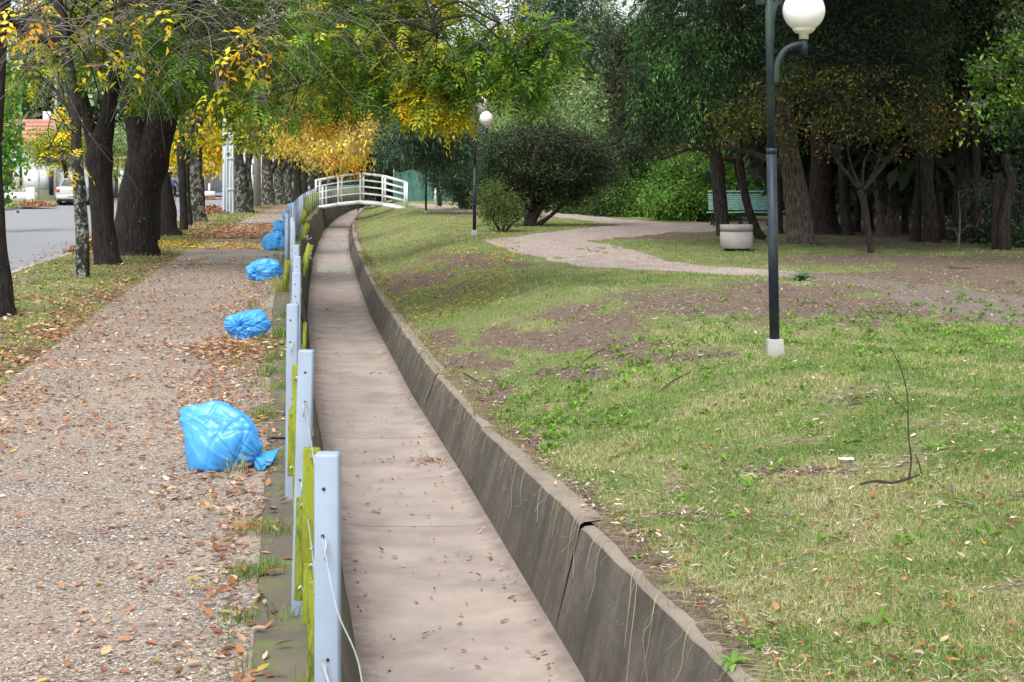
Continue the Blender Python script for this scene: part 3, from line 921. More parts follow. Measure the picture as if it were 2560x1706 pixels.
# ------------------------------------------------------------------ bench, planter, stump, small things
def bench():
    p = G(1852, 566); 
    root = thing('park_bench', 'green slatted park bench behind the leaning trunks', 'bench', p)
    W = 2.0; x0 = -W / 2 - .12
    for k in range(4):
        m = MB(); m.box((0, -.30 + k * .1, .44 - k * .008), (W + .1, .08, .03)); m.build('seat_slat', MAT['bench'], root, bevel=.004)
    for k in range(9):
        z = .52 + k * .063 + (.04 if k == 8 else 0)
        m = MB(); m.box((.02, .10 + k * .024, z), (W - .02, .025, .045)); m.build('back_slat', MAT['bench'], root, bevel=.004)
    for s in (-.86, 0, .86):
        m = MB()
        m.bar((s, -.30, 0), (s, .10, .46), .05, .05); m.bar((s, .36, 0), (s, -.30, .42), .05, .05)
        m.bar((s, .10, .42), (s, .33, 1.10), .04, .04); m.bar((s, -.33, .425), (s, .12, .405), .04, .03)
        m.build('leg', MAT['iron'], root)
bench()
def planter():
    p = G(1841, 626)
    root = thing('planter', 'round pale concrete planter on the grass in front of the bench', 'planter', p)
    m = MB(); m.lathe([(0, 0), (.25, 0), (.25, .05)], (0, 0, 0), 32); m.build('foot', MAT['iron'], root)
    m = MB(); m.lathe([(.25, .04), (.325, .045), (.34, .06), (.34, .385), (.32, .39), (.32, .42)], (0, 0, 0), 48); m.build('body', MAT['planter'], root, smooth=False)
    m = MB(); m.lathe([(.325, .412), (.342, .414), (.342, .525), (.335, .535), (.285, .535), (.28, .41)], (0, 0, 0), 48); m.build('rim', MAT['planter'], root)
    m = MB(); m.lathe([(0, .49), (.15, .50), (.285, .48)], (0, 0, 0), 24); m.build('soil', MAT['lawn'], root, smooth=True)
planter()

def tube_thing(name, label, cat, paths, mat, n=8, rough=0.0, group=None):
    b = paths[0][0]
    base = np.array([b[0], b[1], float(ground(b[0], b[1]))])
    m = MB()
    for P in paths:
        S = spline(P, 5); m.tube(S[:, :3] - base, S[:, 3], n, rough=rough, seed=P[0][0])
    o = m.build(name, MAT[mat], smooth=True); o.location = base
    return tag(o, label, cat, group)
tube_thing('tree_stump', 'tall sawn-off pale double trunk at the right edge of the wood', 'stump',
           [tp(30, [(2512, 628, 34), (2510, 560, 30), (2518, 500, 24), (2528, 450, 24), (2520, 420, 18), (2511, 385, 17)]),
            tp(30.2, [(2493, 626, 30), (2490, 560, 26), (2494, 500, 24), (2495, 432, 22)])], 'bark_brown', 12, .06)
tw = lambda d, pts: tp(d, [(a_, b_, c_ * .8) for a_, b_, c_ in pts])
tube_thing('branch', 'thin dead forked twig standing upright in the lawn', 'twig',
           [tw(7.45, [(2150, 1211, 7), (2190, 1203, 9), (2230, 1207, 9), (2270, 1197, 8), (2300, 1187, 5)]),
            tw(7.4, [(2273, 1195, 6), (2278, 1150, 6), (2272, 1100, 5), (2270, 1040, 4.5), (2268, 985, 4), (2255, 930, 4), (2240, 895, 3.5), (2226, 870, 3)]),
            tw(7.4, [(2268, 1031, 4), (2245, 1008, 3), (2225, 988, 2.4)]),
            tw(7.4, [(2304, 1185, 5), (2296, 1155, 5), (2287, 1135, 3)])], 'dark_twig', 6, .1)
for k, (d, pts, lab) in enumerate([
        (14.0, [(1160, 940, 8), (1180, 952, 10), (1192, 960, 8)], 'short dark stick by the channel rim in bare earth'),
        (17.0, [(1455, 838, 5), (1490, 830, 6), (1530, 828, 4)], 'thin brown stick lying on the bare patch of lawn'),
        (11.4, [(1650, 912, 6), (1690, 902, 7), (1730, 895, 4)], 'dark branch lying in the weeds left of the nearest lamp'),
        (21.0, [(2370, 670, 4), (2390, 676, 5), (2430, 676, 4)], 'grey branch lying on the path below the wood'),
        (9.3, [(1905, 1305, 4), (1980, 1290, 6), (2040, 1285, 4)], 'thin pale stick in the grass at lower right'),
        (24.5, [(1468, 622, 4), (1475, 630, 4), (1500, 632, 3)], 'small forked twig on the gravel path')]):
    T = tp(d, pts)
    T[:, 1] += np.linspace(0, .1, len(T))
    gz = ground(T[:, 0], T[:, 1]); 
    # slide each point to the depth where the photo ray meets the ground
    for q, (x, y, wd) in enumerate(pts):
        g = G(x, y, 0.0); T[q, 0], T[q, 1] = g.x, g.y; T[q, 2] = float(ground(g.x, g.y)) + .02; T[q, 3] = wd / 3.6 * g.y / F
    tube_thing('stick', lab, 'stick', [T], 'dark_twig' if k != 4 else 'twig', 6, .15)

def paper(tx, ty, s, lab):
    g = G(tx, ty, 0); z = float(ground(g.x, g.y))
    V, Fs = [], []
    n = 6; rr = random.Random(tx)
    for i in range(n + 1):
        for j in range(n + 1):
            V.append(((i / n - .5) * s * rr.uniform(.9, 1.1), (j / n - .5) * s * .5 * rr.uniform(.8, 1.1), .02 + rr.uniform(0, .3) * s * .4))
    for i in range(n):
        for j in range(n): Fs.append((i * (n + 1) + j, (i + 1) * (n + 1) + j, (i + 1) * (n + 1) + j + 1, i * (n + 1) + j + 1))
    o = mk('litter', np.array(V), [np.array(Fs)], MAT['paper']); o.location = (g.x, g.y, z)
    tag(o, lab, 'litter')
paper(2115, 1103, .085, 'crumpled white paper scrap beside the standing twig')
paper(1545, 1272, .035, 'small white scrap near the broken channel rim')
paper(1662, 1393, .03, 'tiny white scrap in the grass beside the channel')
paper(1752, 875, .05, 'small grey-white scrap on bare soil left of the lamp')

def rosette(tx, ty, s, n, label, up=.9, col=((.06, .14, .045),), nm='plant'):
    g = G(tx, ty, 0); z = float(ground(g.x, g.y)); mb = MB()
    P, Qs = [], []
    Vs, Fs, Cs, nv = [], [], [], 0
    for k in range(n):
        a = k * 2.4 + R.uniform(-.3, .3); L = s * R.uniform(.7, 1.1); el = R.uniform(.25, up)
        dx, dy = math.cos(a), math.sin(a); t = np.linspace(0, 1, 6)
        r = L * t * math.cos(el); zz = L * (math.sin(el) * t - .45 * t ** 2.4)
        wd = s * .13 * np.sin(np.pi * np.clip(t * .85 + .12, 0, 1))
        c = np.stack([r * dx, r * dy, zz], -1); sd_ = np.array([-dy, dx, 0])
        V = np.concatenate([c - sd_ * wd[:, None], c + sd_ * wd[:, None] ]) 
        i = np.arange(5)
        Vs.append(V); Fs.append(np.stack([i, i + 1, i + 7, i + 6], -1) + nv); nv += 12
        Cs.append(np.tile(np.array(col[k % len(col)]) * R.uniform(.8, 1.3), (12, 1)))
    o = mk(nm, np.concatenate(Vs), [np.concatenate(Fs)], MAT['grass'], col=np.concatenate(Cs)); o.location = (g.x, g.y, z - .01)
    tag(o, label, 'plant')
rosette(2002, 730, .33, 16, 'spiky green rosette plant on the earth mound behind the lamp')
rosette(1556, 843, .15, 10, 'bright green weed on bare soil left of the lamp', col=((.13, .26, .03),))
rosette(1832, 1490, .10, 9, 'small green rosette weed in the grass at the lower centre', col=((.16, .30, .05),))
rosette(690, 868, .22, 11, 'leafy green weed at the fence foot between the two nearest bags', col=((.12, .24, .04), (.2, .3, .06)))
rosette(1590, 1235, .06, 7, 'small upright green weed near the right channel rim', col=((.15, .30, .05),))
rosette(2115, 1065, .13, 9, 'bright lime weed left of the standing twig', col=((.15, .30, .03),))

# ------------------------------------------------------------------ blue rubbish bags
def bag(px, py, z0, size, label, knot=(-1, -.4, .1), lumps=(), seed=1, tail=True, rz=0):
    g = G(px, py, 0.0)
    root = thing('rubbish_bag', label, 'rubbish bag', (g.x, g.y, 0), 'blue rubbish bags along the fence', rz)
    sx, sy, sz = size
    nu, nvv = 180, 110
    K = Vector(knot).normalized()
    M = K.to_track_quat('Z', 'Y').to_matrix()
    V = []
    rb = random.Random(seed)
    planes = [(Vector((rb.gauss(0, 1), rb.gauss(0, 1), rb.gauss(0, 1))).normalized(), rb.uniform(.84, .98)) for _ in range(34)]
    creases = [(Vector((rb.gauss(0, 1), rb.gauss(0, 1), rb.gauss(0, 1))).normalized(), Vector((rb.gauss(0, 1), rb.gauss(-.6, 1), rb.gauss(.5, 1))).normalized(), rb.choice((1, 1, -1)) * rb.uniform(.05, .14), rb.uniform(.03, .10)) for _ in range(24)]
    off = Vector((seed * 3.1, seed * 1.7, seed * .9))
    for i in range(nvv + 1):
        al = math.pi * i / nvv
        for j in range(nu):
            be = 2 * math.pi * j / nu
            n = M @ Vector((math.sin(al) * math.cos(be), math.sin(al) * math.sin(be), math.cos(al)))
            r = 1e9
            acc = 0.0
            for (q_, h_) in planes:
                dq = n.dot(q_)
                if dq > .05: acc += (dq / h_) ** 22
            r = acc ** (-1 / 22)
            for (lx, ly, lz, amp, wd) in lumps:
                r += amp * math.exp(-(1 - n.dot(Vector((lx, ly, lz)).normalized())) / wd)
            fall = math.exp(-al * 1.25)
            tw_ = be + .35 * al
            pl = abs(mnoise.noise(Vector((math.cos(tw_) * 2.6, math.sin(tw_) * 2.6, al * .25)) + off))
            pf = abs(mnoise.noise(Vector((math.cos(tw_) * 8, math.sin(tw_) * 8, al * .4)) + off * 2))
            msk = .5 + .5 * mnoise.noise(n * 1.6 + off * 5)
            r -= pl * (.30 * fall + .04) + pf * (.12 * fall + .05 * msk)
            for (c1, c2, am, wi) in creases:
                g_ = n.dot(c2)
                if g_ > .2:
                    dd_ = n.dot(c1) + .12 * mnoise.noise(n * 2 + c1 * 5)
                    r -= am * (g_ - .2) * math.exp(-abs(dd_) / wi)
            r += .03 * mnoise.noise(n * 2.4 + off * 2)
            r -= .26 * math.exp(-(al / .13) ** 2)
            p = Vector((n.x * sx / 2 * r, n.y * sy / 2 * r, n.z * sz * .56 * r))
            p.z += sz * .45
            if p.z < .02:
                k = (.02 - p.z); p.x *= 1 + k * .35 / sz; p.y *= 1 + k * .35 / sz; p.z = .004 + .01 * abs(mnoise.noise(n * 6 + off))
            V.append(p[:])
    i = np.arange(nvv)[:, None] * nu; j = np.arange(nu)[None]; j2 = (j + 1) % nu
    Fq = np.stack([i + j, i + nu + j, i + nu + j2, i + j2], -1).reshape(-1, 4)
    mk('bag_body', np.array(V), [Fq], MAT['bag'], root, smooth=True)
    # gathered neck
    kp = Vector((K.x * sx / 2, K.y * sy / 2, max(.05, K.z * sz * .56 + sz * .45))) * (.80 if tail else .60)
    mb = MB(); nn = 22; rings = 7; VV_ = []
    for a in range(rings):
        t = a / (rings - 1); rad = .014 + (.03 + .04 * t) * t * (1.15 if tail else .7)
        c = kp + K * (-.02 + .10 * t * (1 if tail else .45)) + Vector((0, 0, -.06 * t * t))
        for b in range(nn):
            be = 2 * math.pi * b / nn
            rr = rad * (1 + .45 * math.sin(be * 5 + seed) * t + .2 * math.sin(be * 9 + seed * 2))
            q = c + (M @ Vector((math.cos(be), math.sin(be), 0))) * rr
            q.z = max(q.z, .006); VV_.append(q[:])
    i = np.arange(rings - 1)[:, None] * nn; j = np.arange(nn)[None]; j2 = (j + 1) % nn
    mk('neck', np.array(VV_), [np.stack([i + j, i + j2, i + nn + j2, i + nn + j], -1).reshape(-1, 4)], MAT['bag'], root, smooth=True)
    return root
bag(576, 1168, 0, (.37, .32, .32), 'largest blue rubbish bag, bulging and nearest the camera', knot=(1, -.15, -.42), lumps=[(-.25, 0, .95, .16, .2), (-.85, -.2, -.55, .34, .4), (-.6, -.6, -.5, .16, .3), (.5, -.1, .8, -.10, .2), (.9, 0, .1, -.04, .2)], seed=1)
bag(620, 846, 0, (.45, .34, .27), 'blue rubbish bag lying on leaves, second from the camera', knot=(-.35, -1, .15), lumps=[(.3, 0, .95, .20, .3), (1, 0, 0, .05, .3), (-1, 0, -.1, .10, .3)], seed=5, tail=False)
bag(657, 700, 0, (.57, .38, .33), 'blue rubbish bag with swirled knot facing the camera, third along', knot=(-.62, -1, -.35), lumps=[(.6, 0, .9, .12, .4), (1, 0, .4, .05, .3)], seed=7, tail=False)
bag(686, 626, 0, (.47, .40, .44), 'dull blue rubbish bag with peaked top, fourth along the fence', knot=(-.1, 0, 1), lumps=[(-.9, 0, -.2, .1, .3), (.9, 0, -.3, .12, .3)], seed=9, tail=False)
bag(703, 590, 0, (.46, .36, .42), 'darker blue bag leaning just behind the peaked bag', knot=(.1, -.2, 1), lumps=[(.9, 0, -.4, .25, .3)], seed=12, tail=False)
bag(722, 556, 0, (.44, .36, .48), 'pale blue rubbish bag pressed against the fence, sixth along', knot=(.5, -.3, 1), lumps=[], seed=14, tail=False)
bag(733, 532, 0, (.50, .36, .46), 'small far blue bag half behind the fence posts', knot=(.2, 0, 1), lumps=[], seed=17, tail=False)
bag(786, 515, 0, (.60, .40, .40), 'blue bag seen through the fence just left of the footbridge', knot=(-.4, 0, 1), lumps=[], seed=21, tail=False)
bag(817, 509, 0, (.60, .40, .38), 'farthest blue bag, seen through the footbridge railing', knot=(.4, 0, 1), lumps=[], seed=24, tail=False)

# ------------------------------------------------------------------ fence
def fence():
    o0 = Vector((float(XF(6)), 6, 0))
    root = thing('fence', 'pale blue post fence with mossy green stakes beside the channel', 'fence', o0)
    def post(y, tx_top=None, tx_base=None, wdt=.055, h=.965, holes=True, z0=0):
        xb = float(XF(y)) if tx_base is None else (tx_base - CX) * y / F
        xt = xb + .01 if tx_top is None else (tx_top - CX) * y / F
        a = Vector((xb, y, z0)) - o0; b = Vector((xt, y, z0 + h)) - o0
        m = MB(); m.bar(a, b, wdt, .05, up=(0, 1, 0)); p = m.build('post', MAT['paint_blue'], root, bevel=.006 if y < 20 else 0)
        if holes:
            for hz in (.92, .81, .52) if y < 8 else (.92, .84, .74, .52):
                c = a.lerp(b, hz)
                m = MB(); q = c + Vector((-.002 + .006 * math.sin(y * 5 + hz * 9), -.0262, 0)); m.tube([q, q + Vector((0, -.0012, 0))], .0042, 8)
                m.build('hole', MAT['hole_dark'], p)
            for hz in (.81, .52):
                c = a.lerp(b, hz) + Vector((0, -.032, -.006))
                m = MB(); m.tube(spline([c, c + Vector((.002, -.012, -.02)), c + Vector((-.001, -.006, -.045))], 3), .0022, 5)
                m.build('wire_tie', MAT['steel_wire'], p)
        return a, b
    tops = []
    spec = [(3.24, 819, 820, .056), (5.13, 766, 748, .055), (6.95, 732, 728, .055), (9.2, 742, 738, .055), (10.96, 743, 741, .055), (12.75, 741, 739, .054),
            (14.6, 732, 731, .048), (16.5, 733, 732, .052), (18.6, 733, 733, .052), (20.8, 731, 731, .052)]
    for y, a, b, wd in spec: tops.append(post(y, a, b, wd))
    y = 23.0
    while y < 67.5:
        tops.append(post(y, holes=y < 30, wdt=.055)); y += 2.6 if y < 40 else 3.0
    # mossy stakes: photo x range, top, bottom, depth
    for (x0, x1, yt, yb, d, lean) in [(755, 797, 1120, 1405, 4.6, 4), (757, 786, 1400, 1560, 4.75, 3), (765, 800, 1450, 1800, 3.7, 6), (736, 757, 1243, 1500, 4.9, 6), (733, 747, 912, 1350, 6.1, -2),
                                      (720, 732, 1022, 1190, 6.4, 2), (744, 752, 900, 1020, 8.4, 0), (756, 764, 806, 905, 10.2, 3), (757, 768, 615, 690, 16.0, 9), (754, 770, 612, 660, 19.0, 14),
                                      (706, 721, 650, 730, 14.5, 6), (752, 764, 560, 600, 24.0, 12), (748, 761, 526, 560, 33.0, 10)]:
        c = Q((x0 + x1) / 2, yb, d) - o0; t = Q((x0 + x1) / 2 + lean, yt, d) - o0
        wd = (x1 - x0) * d / F
        m = MB(); m.bar(c, t, wd, .03, up=(0, 1, 0)); p = m.build('stake', MAT['moss_wood'], root, bevel=.004 if d < 9 else 0)
        if d < 7:
            m = MB(); q = c.lerp(t, .92) + Vector((0, -.02, 0))
            m.tube(spline([q, q + Vector((.012, -.01, .01)), q + Vector((.018, 0, -.03)), q + Vector((.02, -.01, -.10))], 4), .0035, 6)
            m.build('wire_tie', MAT['steel_wire'], p); m = MB()
            m.tube(spline([c.lerp(t, .12) + Vector((0, -.02, 0)), c.lerp(t, .1) + Vector((.012, -.012, .012)), c.lerp(t, .08) + Vector((.016, 0, -.05))], 4), .0035, 6)
            m.build('wire_tie', MAT['steel_wire'], p)
    y = 45
    while y < 67.5:
        for q in (1.2,):
            a = Vector((float(XF(y + q)), y + q, .06)) - o0
            m = MB(); m.bar(a, a + Vector((.01, 0, .78)), .06, .03, up=(0, 1, 0)); m.build('stake', MAT['moss_wood'], root)
        y += 3.0
    # slack wires along the posts
    m = MB()
    for hz in (.81, .52):
        for (a, b), (a2, b2) in zip(tops[:9], tops[1:10]):
            p = a.lerp(b, hz); q = a2.lerp(b2, hz)
            m.tube(curve_to(p, q, -.012, 6, .0), .0022, 4, cap=False)
    a, b = tops[0]; p = a.lerp(b, .81) + Vector((-.008, -.035, 0))
    e1 = Q(905, 1706, 2.75) - o0
    m.tube(spline([p, (p + e1) / 2 + Vector((-.008, 0, -.01)), e1, e1 + Vector((.03, -.3, -.2))], 6), .0013, 6)
    p = a.lerp(b, .52) + Vector((-.008, -.035, 0)); e1 = Q(838, 1760, 3.0) - o0
    m.tube(spline([p, (p + e1) / 2, e1], 5), .003, 6)
    m.build('wire', MAT['steel_wire'], root)
    # loose mesh remnants
    m = MB()
    for (tx, ty, d) in [(775, 618, 17), (772, 640, 17), (778, 632, 17), (770, 600, 20)]:
        c = Q(tx, ty, d) - o0
        for k in range(3):
            e = c + Vector((R.uniform(-.06, .06), 0, R.uniform(-.08, .08)))
            m.tube([c, e], .004, 4)
    m.build('loose_mesh', MAT['steel_wire'], root)
fence()
def far_fence():
    o0 = G(840, 505)
    root = thing('fence', 'white post fence with green stakes beyond the footbridge', 'fence', o0)
    a = Vector((float(XF(69.5)) + .1, 70, 0)) - o0; b = Vector(((900 - CX) * 84 / F, 84, 0)) - o0
    n = 15
    for k in range(n + 1):
        p = a.lerp(b, k / n); m = MB(); m.bar(p, p + Vector((0, 0, .97)), .10, .06, up=(0, 1, 0)); m.build('post', MAT['paint_blue'], root)
        if k < n:
            p = a.lerp(b, (k + .5) / n); m = MB(); m.bar(p + Vector((0, 0, .1)), p + Vector((0, 0, .85)), .12, .03, up=(0, 1, 0)); m.build('stake', MAT['moss_wood'], root)
    for z in (.93, .5):
        m = MB(); m.bar(a + Vector((0, 0, z)), b + Vector((0, 0, z)), .04, .04); m.build('rail', MAT['paint_blue'], root)
far_fence()

# ------------------------------------------------------------------ footbridge
def bridge():
    d = 68.0; p = F / d
    cx = (935 - CX) / p
    root = thing('footbridge', 'white arched steel footbridge with railings over the channel', 'bridge', (cx, d, 0))
    sx = [790, 845.5, 901.5 - .5, 956.5, 1012]
    xs = [(k - 901.5) / p for k in sx]; 
    root.location.x = (901.5 - CX) / p
    ctop = [452, 440.5, 434, 441, 457]; cbot = [520, 511, 502, 508, 517]
    zt = [H - (k - HY) / p for k in ctop]; zb = [H - (k - HY) / p for k in cbot]
    zt = [1.28, 1.50, 1.62, 1.49, 1.18]; zb = [.04, .22, .32, .20, -.02]
    for sgn, dy in ((0, 0.0), (1, 1.35)):
        rl = thing('railing', '', None, (0, dy, 0)) if False else None
        for k, x in enumerate(xs):
            m = MB(); lo = zb[k] - (.12 if 0 < k < 4 else .05)
            m.box((x, dy, (zt[k] + lo) / 2), (.10 if k in (0,) else .085, .06, zt[k] - lo)); m.build('railing_post', MAT['paint_white'], root)
        m = MB(); m.box((xs[0] + .31, dy, .5), (.08, .055, 1.0)); m.build('railing_post', MAT['paint_white'], root)
        for fr, wd in ((1.0, .10), (.76, .055), (.52, .055), (.27, .055)):
            m = MB()
            for k in range(4):
                x0, x1 = xs[k], xs[k + 1]
                a = (x0 if k else x0 - .05, dy - .002, zb[k] + (zt[k] - zb[k]) * fr); b = (x1, dy - .002, zb[k + 1] + (zt[k + 1] - zb[k + 1]) * fr)
                m.bar(a, b, .05, wd)
            m.build('handrail' if fr == 1 else 'rail', MAT['paint_white'], root)
        m = MB()
        for k in range(4):
            m.bar((xs[k], dy + (.03 if sgn else -.03), zb[k] - .07), (xs[k + 1], dy + (.03 if sgn else -.03), zb[k + 1] - .07), .05, .17)
        m.build('beam', MAT['paint_white'], root)
    m = MB()
    for k in range(4):
        m.bar((xs[k], .675, zb[k] - .04), (xs[k + 1], .675, zb[k + 1] - .04), 1.25, .06)
    m.build('deck', MAT['kerb'], root)
    m = MB(); m.box((xs[0] - .15, .67, -.22), (.5, 1.5, .5)); m.box((xs[4] + .05, .67, -.30), (.5, 1.5, .5)); m.build('abutment', MAT['wall'], root)
bridge()

# ------------------------------------------------------------------ poles and sign on the verge
def pole_pair():
    g = G(571, 538)
    root = thing('utility_pole', 'pair of pale blue steel box posts on the verge', 'pole', g)
    for k, x in enumerate((-.115, .105)):
        m = MB(); m.box((x, .05 * k, 2.6), (.20, .20, 5.2), taper=.9); m.build('post', MAT['steel_pole'], root, bevel=.01)
        m = MB(); m.box((x, .05 * k - .104, 2.2), (.05, .01, 4.2)); m.build('seam', MAT['panel_grey'], root)
    m = MB(); m.box((0, .02, 4.28), (.75, .12, .14)); m.build('crossbar', MAT['steel_pole'], root)
    m = MB()
    for z in (1.0, 2.2): m.box((0, .02, z), (.47, .24, .035))
    m.build('bracket', MAT['steel_pole'], root)
pole_pair()
def simple_pole(tx, ty, wpx, top, label, mat, d=None, nm='utility_pole', extra=None, r2=.8):
    g = G(tx, ty); r = wpx / 2 * g.y / F
    root = thing(nm, label, 'pole', g)
    m = MB(); m.tube([(0, 0, -.05), (0, 0, top)], [r, r * r2], 16); m.build('shaft', MAT[mat], root, smooth=True)
    if extra: extra(root, g)
    return root
def cross(root, g):
    m = MB(); m.bar((-.9, 0, 7.6), (.9, 0, 7.6), .09, .12); m.build('cross_arm', MAT['grey_pole'], root)
    m = MB()
    for x in (-.8, -.3, .3, .8): m.lathe([(0, 0), (.05, 0), (.04, .12), (0, .14)], (x, 0, 7.66), 10)
    m.build('insulator', MAT['dark'], root)
simple_pole(643, 518, 20, 8.2, 'thick round concrete pole between dark trunks', 'grey_pole', extra=cross)
simple_pole(745, 490, 9, 7.0, 'thin greenish pole behind the fence line', 'grey_pole')
simple_pole(611, 521, 6, 3.0, 'thin pale blue tube standing left of the concrete pole', 'steel_pole')
simple_pole(52, 502, 6.5, 7.5, 'dark green thin pole on the far pavement by the white house', 'green_pole')
simple_pole(139, 500, 10.5, 7.5, 'grey concrete pole behind the parked car', 'grey_pole', extra=cross)
simple_pole(217, 500, 9, 6.5, 'second grey pole right of the parked car', 'grey_pole')
simple_pole(1088, 510, 5, 1.12, 'short white marker post on the far park path', 'paint_white', nm='bollard', r2=1)
def small_sign():
    d = 66.0; c = Q(623, 389, d)
    root = thing('sign', 'small brown wooden sign board hung between trunk and concrete pole', 'sign', c)
    m = MB(); m.box((0, 0, 0), (.34, .03, .34)); m.build('board', MAT['sign_brown'], root, bevel=.005)
    m = MB(); m.box((0, -.017, .02), (.22, .004, .03)); m.box((0, -.017, -.05), (.18, .004, .025)); m.build('lettering', MAT['collar'], root)
    m = MB(); m.box((0, .04, 0), (.5, .03, .04)); m.build('bracket', MAT['iron'], root)
small_sign()

# overhead wires by the white house
m = MB()
for k, (z0, z1) in enumerate([(7.7, 7.4), (7.3, 6.4), (6.6, 5.2)]):
    a = G(139, 500) + Vector((0, 0, z0)); b = Vector((-40, 60, z1 + 1))
    m.tube(curve_to(a, b, -.03, 12, 0), .02, 4)
    a2 = G(643, 518) + Vector((0, 0, z0)); m.tube(curve_to(a, a2, -.02, 12, 0), .02, 4)
o = m.build('overhead_cable', MAT['iron']); tag(o, 'thin dark overhead cables strung between the street poles', 'cable')

# ------------------------------------------------------------------ green mesh screen at the back of the park
def screen():
    root = thing('fence', 'green mesh screen fence at the back of the park', 'fence', Q(1075, 500, 84))
    o0 = Vector(root.location); d = 84
    n = 26; V = []
    for k in range(n + 1):
        x = 985 + (1165 - 985) * k / n
        t = 428 + 4 * math.sin(k * .8) + (10 if k > 20 else 0)
        for z in np.linspace(0, 1, 5):
            p = Q(x, 505 + (t - 505) * z, d + .12 * math.sin(k * 1.7 + z * 3)); V.append(p - o0)
    V = np.array(V); i = np.arange(n)[:, None] * 5; j = np.arange(4)[None]
    mk('mesh_screen', V, [np.stack([i + j, i + 5 + j, i + 6 + j, i + 1 + j], -1).reshape(-1, 4)], MAT['tarp'], root, smooth=True)
    for k in range(0, n + 1, 5):
        x = 985 + 180 * k / n; p = Q(x, 508, d + .25) - o0
        m = MB(); m.tube([p, p + Vector((0, 0, 2.0))], .05, 8); m.build('post', MAT['grey_pole'], root)
screen()

# ------------------------------------------------------------------ houses across the street
def house_white():
    d = 86.0
    root = thing('house', 'white house with red tiled roof across the street', 'house', Q(115, 498, d))
    o0 = Vector(root.location)
    def q(x, y, dd=0): return Q(x, y, d) - o0 + Vector((0, dd, 0))
    def wallbox(name, x0, x1, y0, y1, f, b, mat, par=root, bev=0):
        a = q(x0, y1); c = q(x1, y0); mb = MB()
        mb.box(((a.x + c.x) / 2, (f + b) / 2, (a.z + c.z) / 2), (abs(c.x - a.x), b - f, abs(c.z - a.z))); return mb.build(name, MAT[mat], par, bevel=bev)
    wl = wallbox('wall', -60, 132, 345, 500, 0, 8, 'render_white')
    wallbox('side_wing', 132, 205, 424, 500, .6, 7, 'panel_grey')
    # gable roof, ridge along X
    a = q(33, 352); b = q(150, 352); r0 = q(40, 292); r1 = q(142, 292)
    V = [(a.x - 9, -.5, a.z), (b.x + .5, -.5, b.z), (r1.x + .5, 4, r1.z), (r0.x - 9, 4, r0.z), (b.x + .5, 8.5, b.z), (a.x - 9, 8.5, a.z)]
    V2 = [(x, y, z - .15) for x, y, z in V]
    o = mk('roof', np.array(V + V2), [np.array([(0, 1, 2, 3), (3, 2, 4, 5), (0, 6, 7, 1), (7, 6, 9, 8), (9, 11, 10, 8)])], MAT['tiles'], root)
    mb = MB(); p = q(65, 291); mb.box((p.x, 4, p.z + .1), (.45, .45, .7)); mb.build('chimney', MAT['render_white'], o)
    gb = mk('gable', np.array([(b.x, .02, b.z), (b.x, 7.9, b.z), (r1.x, 4, r1.z - .2)]), [np.array([(0, 1, 2)])], MAT['render_white'], root)
    wallbox('garage_door', 60, 97, 424, 486, -.06, 0, 'plate')
    wallbox('side_door', 100, 122, 424, 474, -.05, 0, 'panel_grey')
    wallbox('gate', 31, 48, 402, 487, -1.2, -1.1, 'dark')
    w_ = wallbox('window', 12, 28, 420, 455, -.05, 0, 'glass'); 
    wallbox('porch_opening', 124, 134, 424, 488, -.07, -.01, 'dark')  # dark slab set on the wall for the shade inside the opening
    wallbox('low_wall', 48, 124, 480, 500, -2.4, -2.2, 'render_white')
    wallbox('gate_pier', 101, 121, 468, 500, -2.5, -2.1, 'render_white', bev=.02)
    m = MB()
    for k in range(16):
        x = 56 + k * 2.7
        if 70 < x < 80: continue
        p0 = q(x, 482, -2.3); m.box(p0 + Vector((0, 0, .2)), (.03, .03, .42))
    p0 = q(56, 466, -2.3); p1 = q(98, 466, -2.3); m.bar(p0, p1, .04, .04); m.build('railing', MAT['collar'], root)
house_white()
def house_grey():
    d = 104.0
    root = thing('house', 'grey and white two-storey house seen between the street trunks', 'house', Q(520, 480, d))
    o0 = Vector(root.location)
    def wb(name, x0, x1, y0, y1, f, b, mat, par=root):
        a = Q(x0, y1, d) - o0; c = Q(x1, y0, d) - o0; mb = MB()
        mb.box(((a.x + c.x) / 2, (f + b) / 2, (a.z + c.z) / 2), (abs(c.x - a.x), b - f, abs(c.z - a.z))); return mb.build(name, MAT[mat], par)
    wb('wall', 385, 552, 420, 482, 0, 7, 'render_grey')
    wb('upper_storey', 490, 552, 330, 420, .3, 7, 'render_white')
    wb('balcony', 490, 548, 408, 424, -1.0, .25, 'panel_grey')
    wn = wb('window', 505, 523, 382, 406, .2, .32, 'glass'); wb('frame', 522.5, 524.5, 380, 408, .12, .28, 'render_white', wn)
    wb('shutter', 536, 548, 384, 410, .2, .33, 'sign_brown')
    wb('garage_wall', 385, 446, 416, 430, -.4, .1, 'render_white')
    wn = wb('window', 422, 431, 428, 448, -.05, .02, 'glass')
    wb('low_wall', 518, 552, 478, 490, -2.2, -2.0, 'render_white')
    wb('gate_post', 524, 527.5, 440, 480, -2.1, -1.9, 'grey_pole')
    wb('gate_post', 536, 540, 459, 480, -2.1, -1.9, 'render_white')
    V = [Q(385, 416, d) - o0, Q(448, 416, d) - o0, Q(448, 414, d + 6) - o0, Q(420, 396, d + 3) - o0, Q(385, 396, d + 3) - o0]
    mb = MB(); mb.add([v[:] for v in V], None, [(0, 1, 3), (0, 3, 4), (1, 2, 3)]); mb.build('roof', MAT['panel_grey'], root)
house_grey()
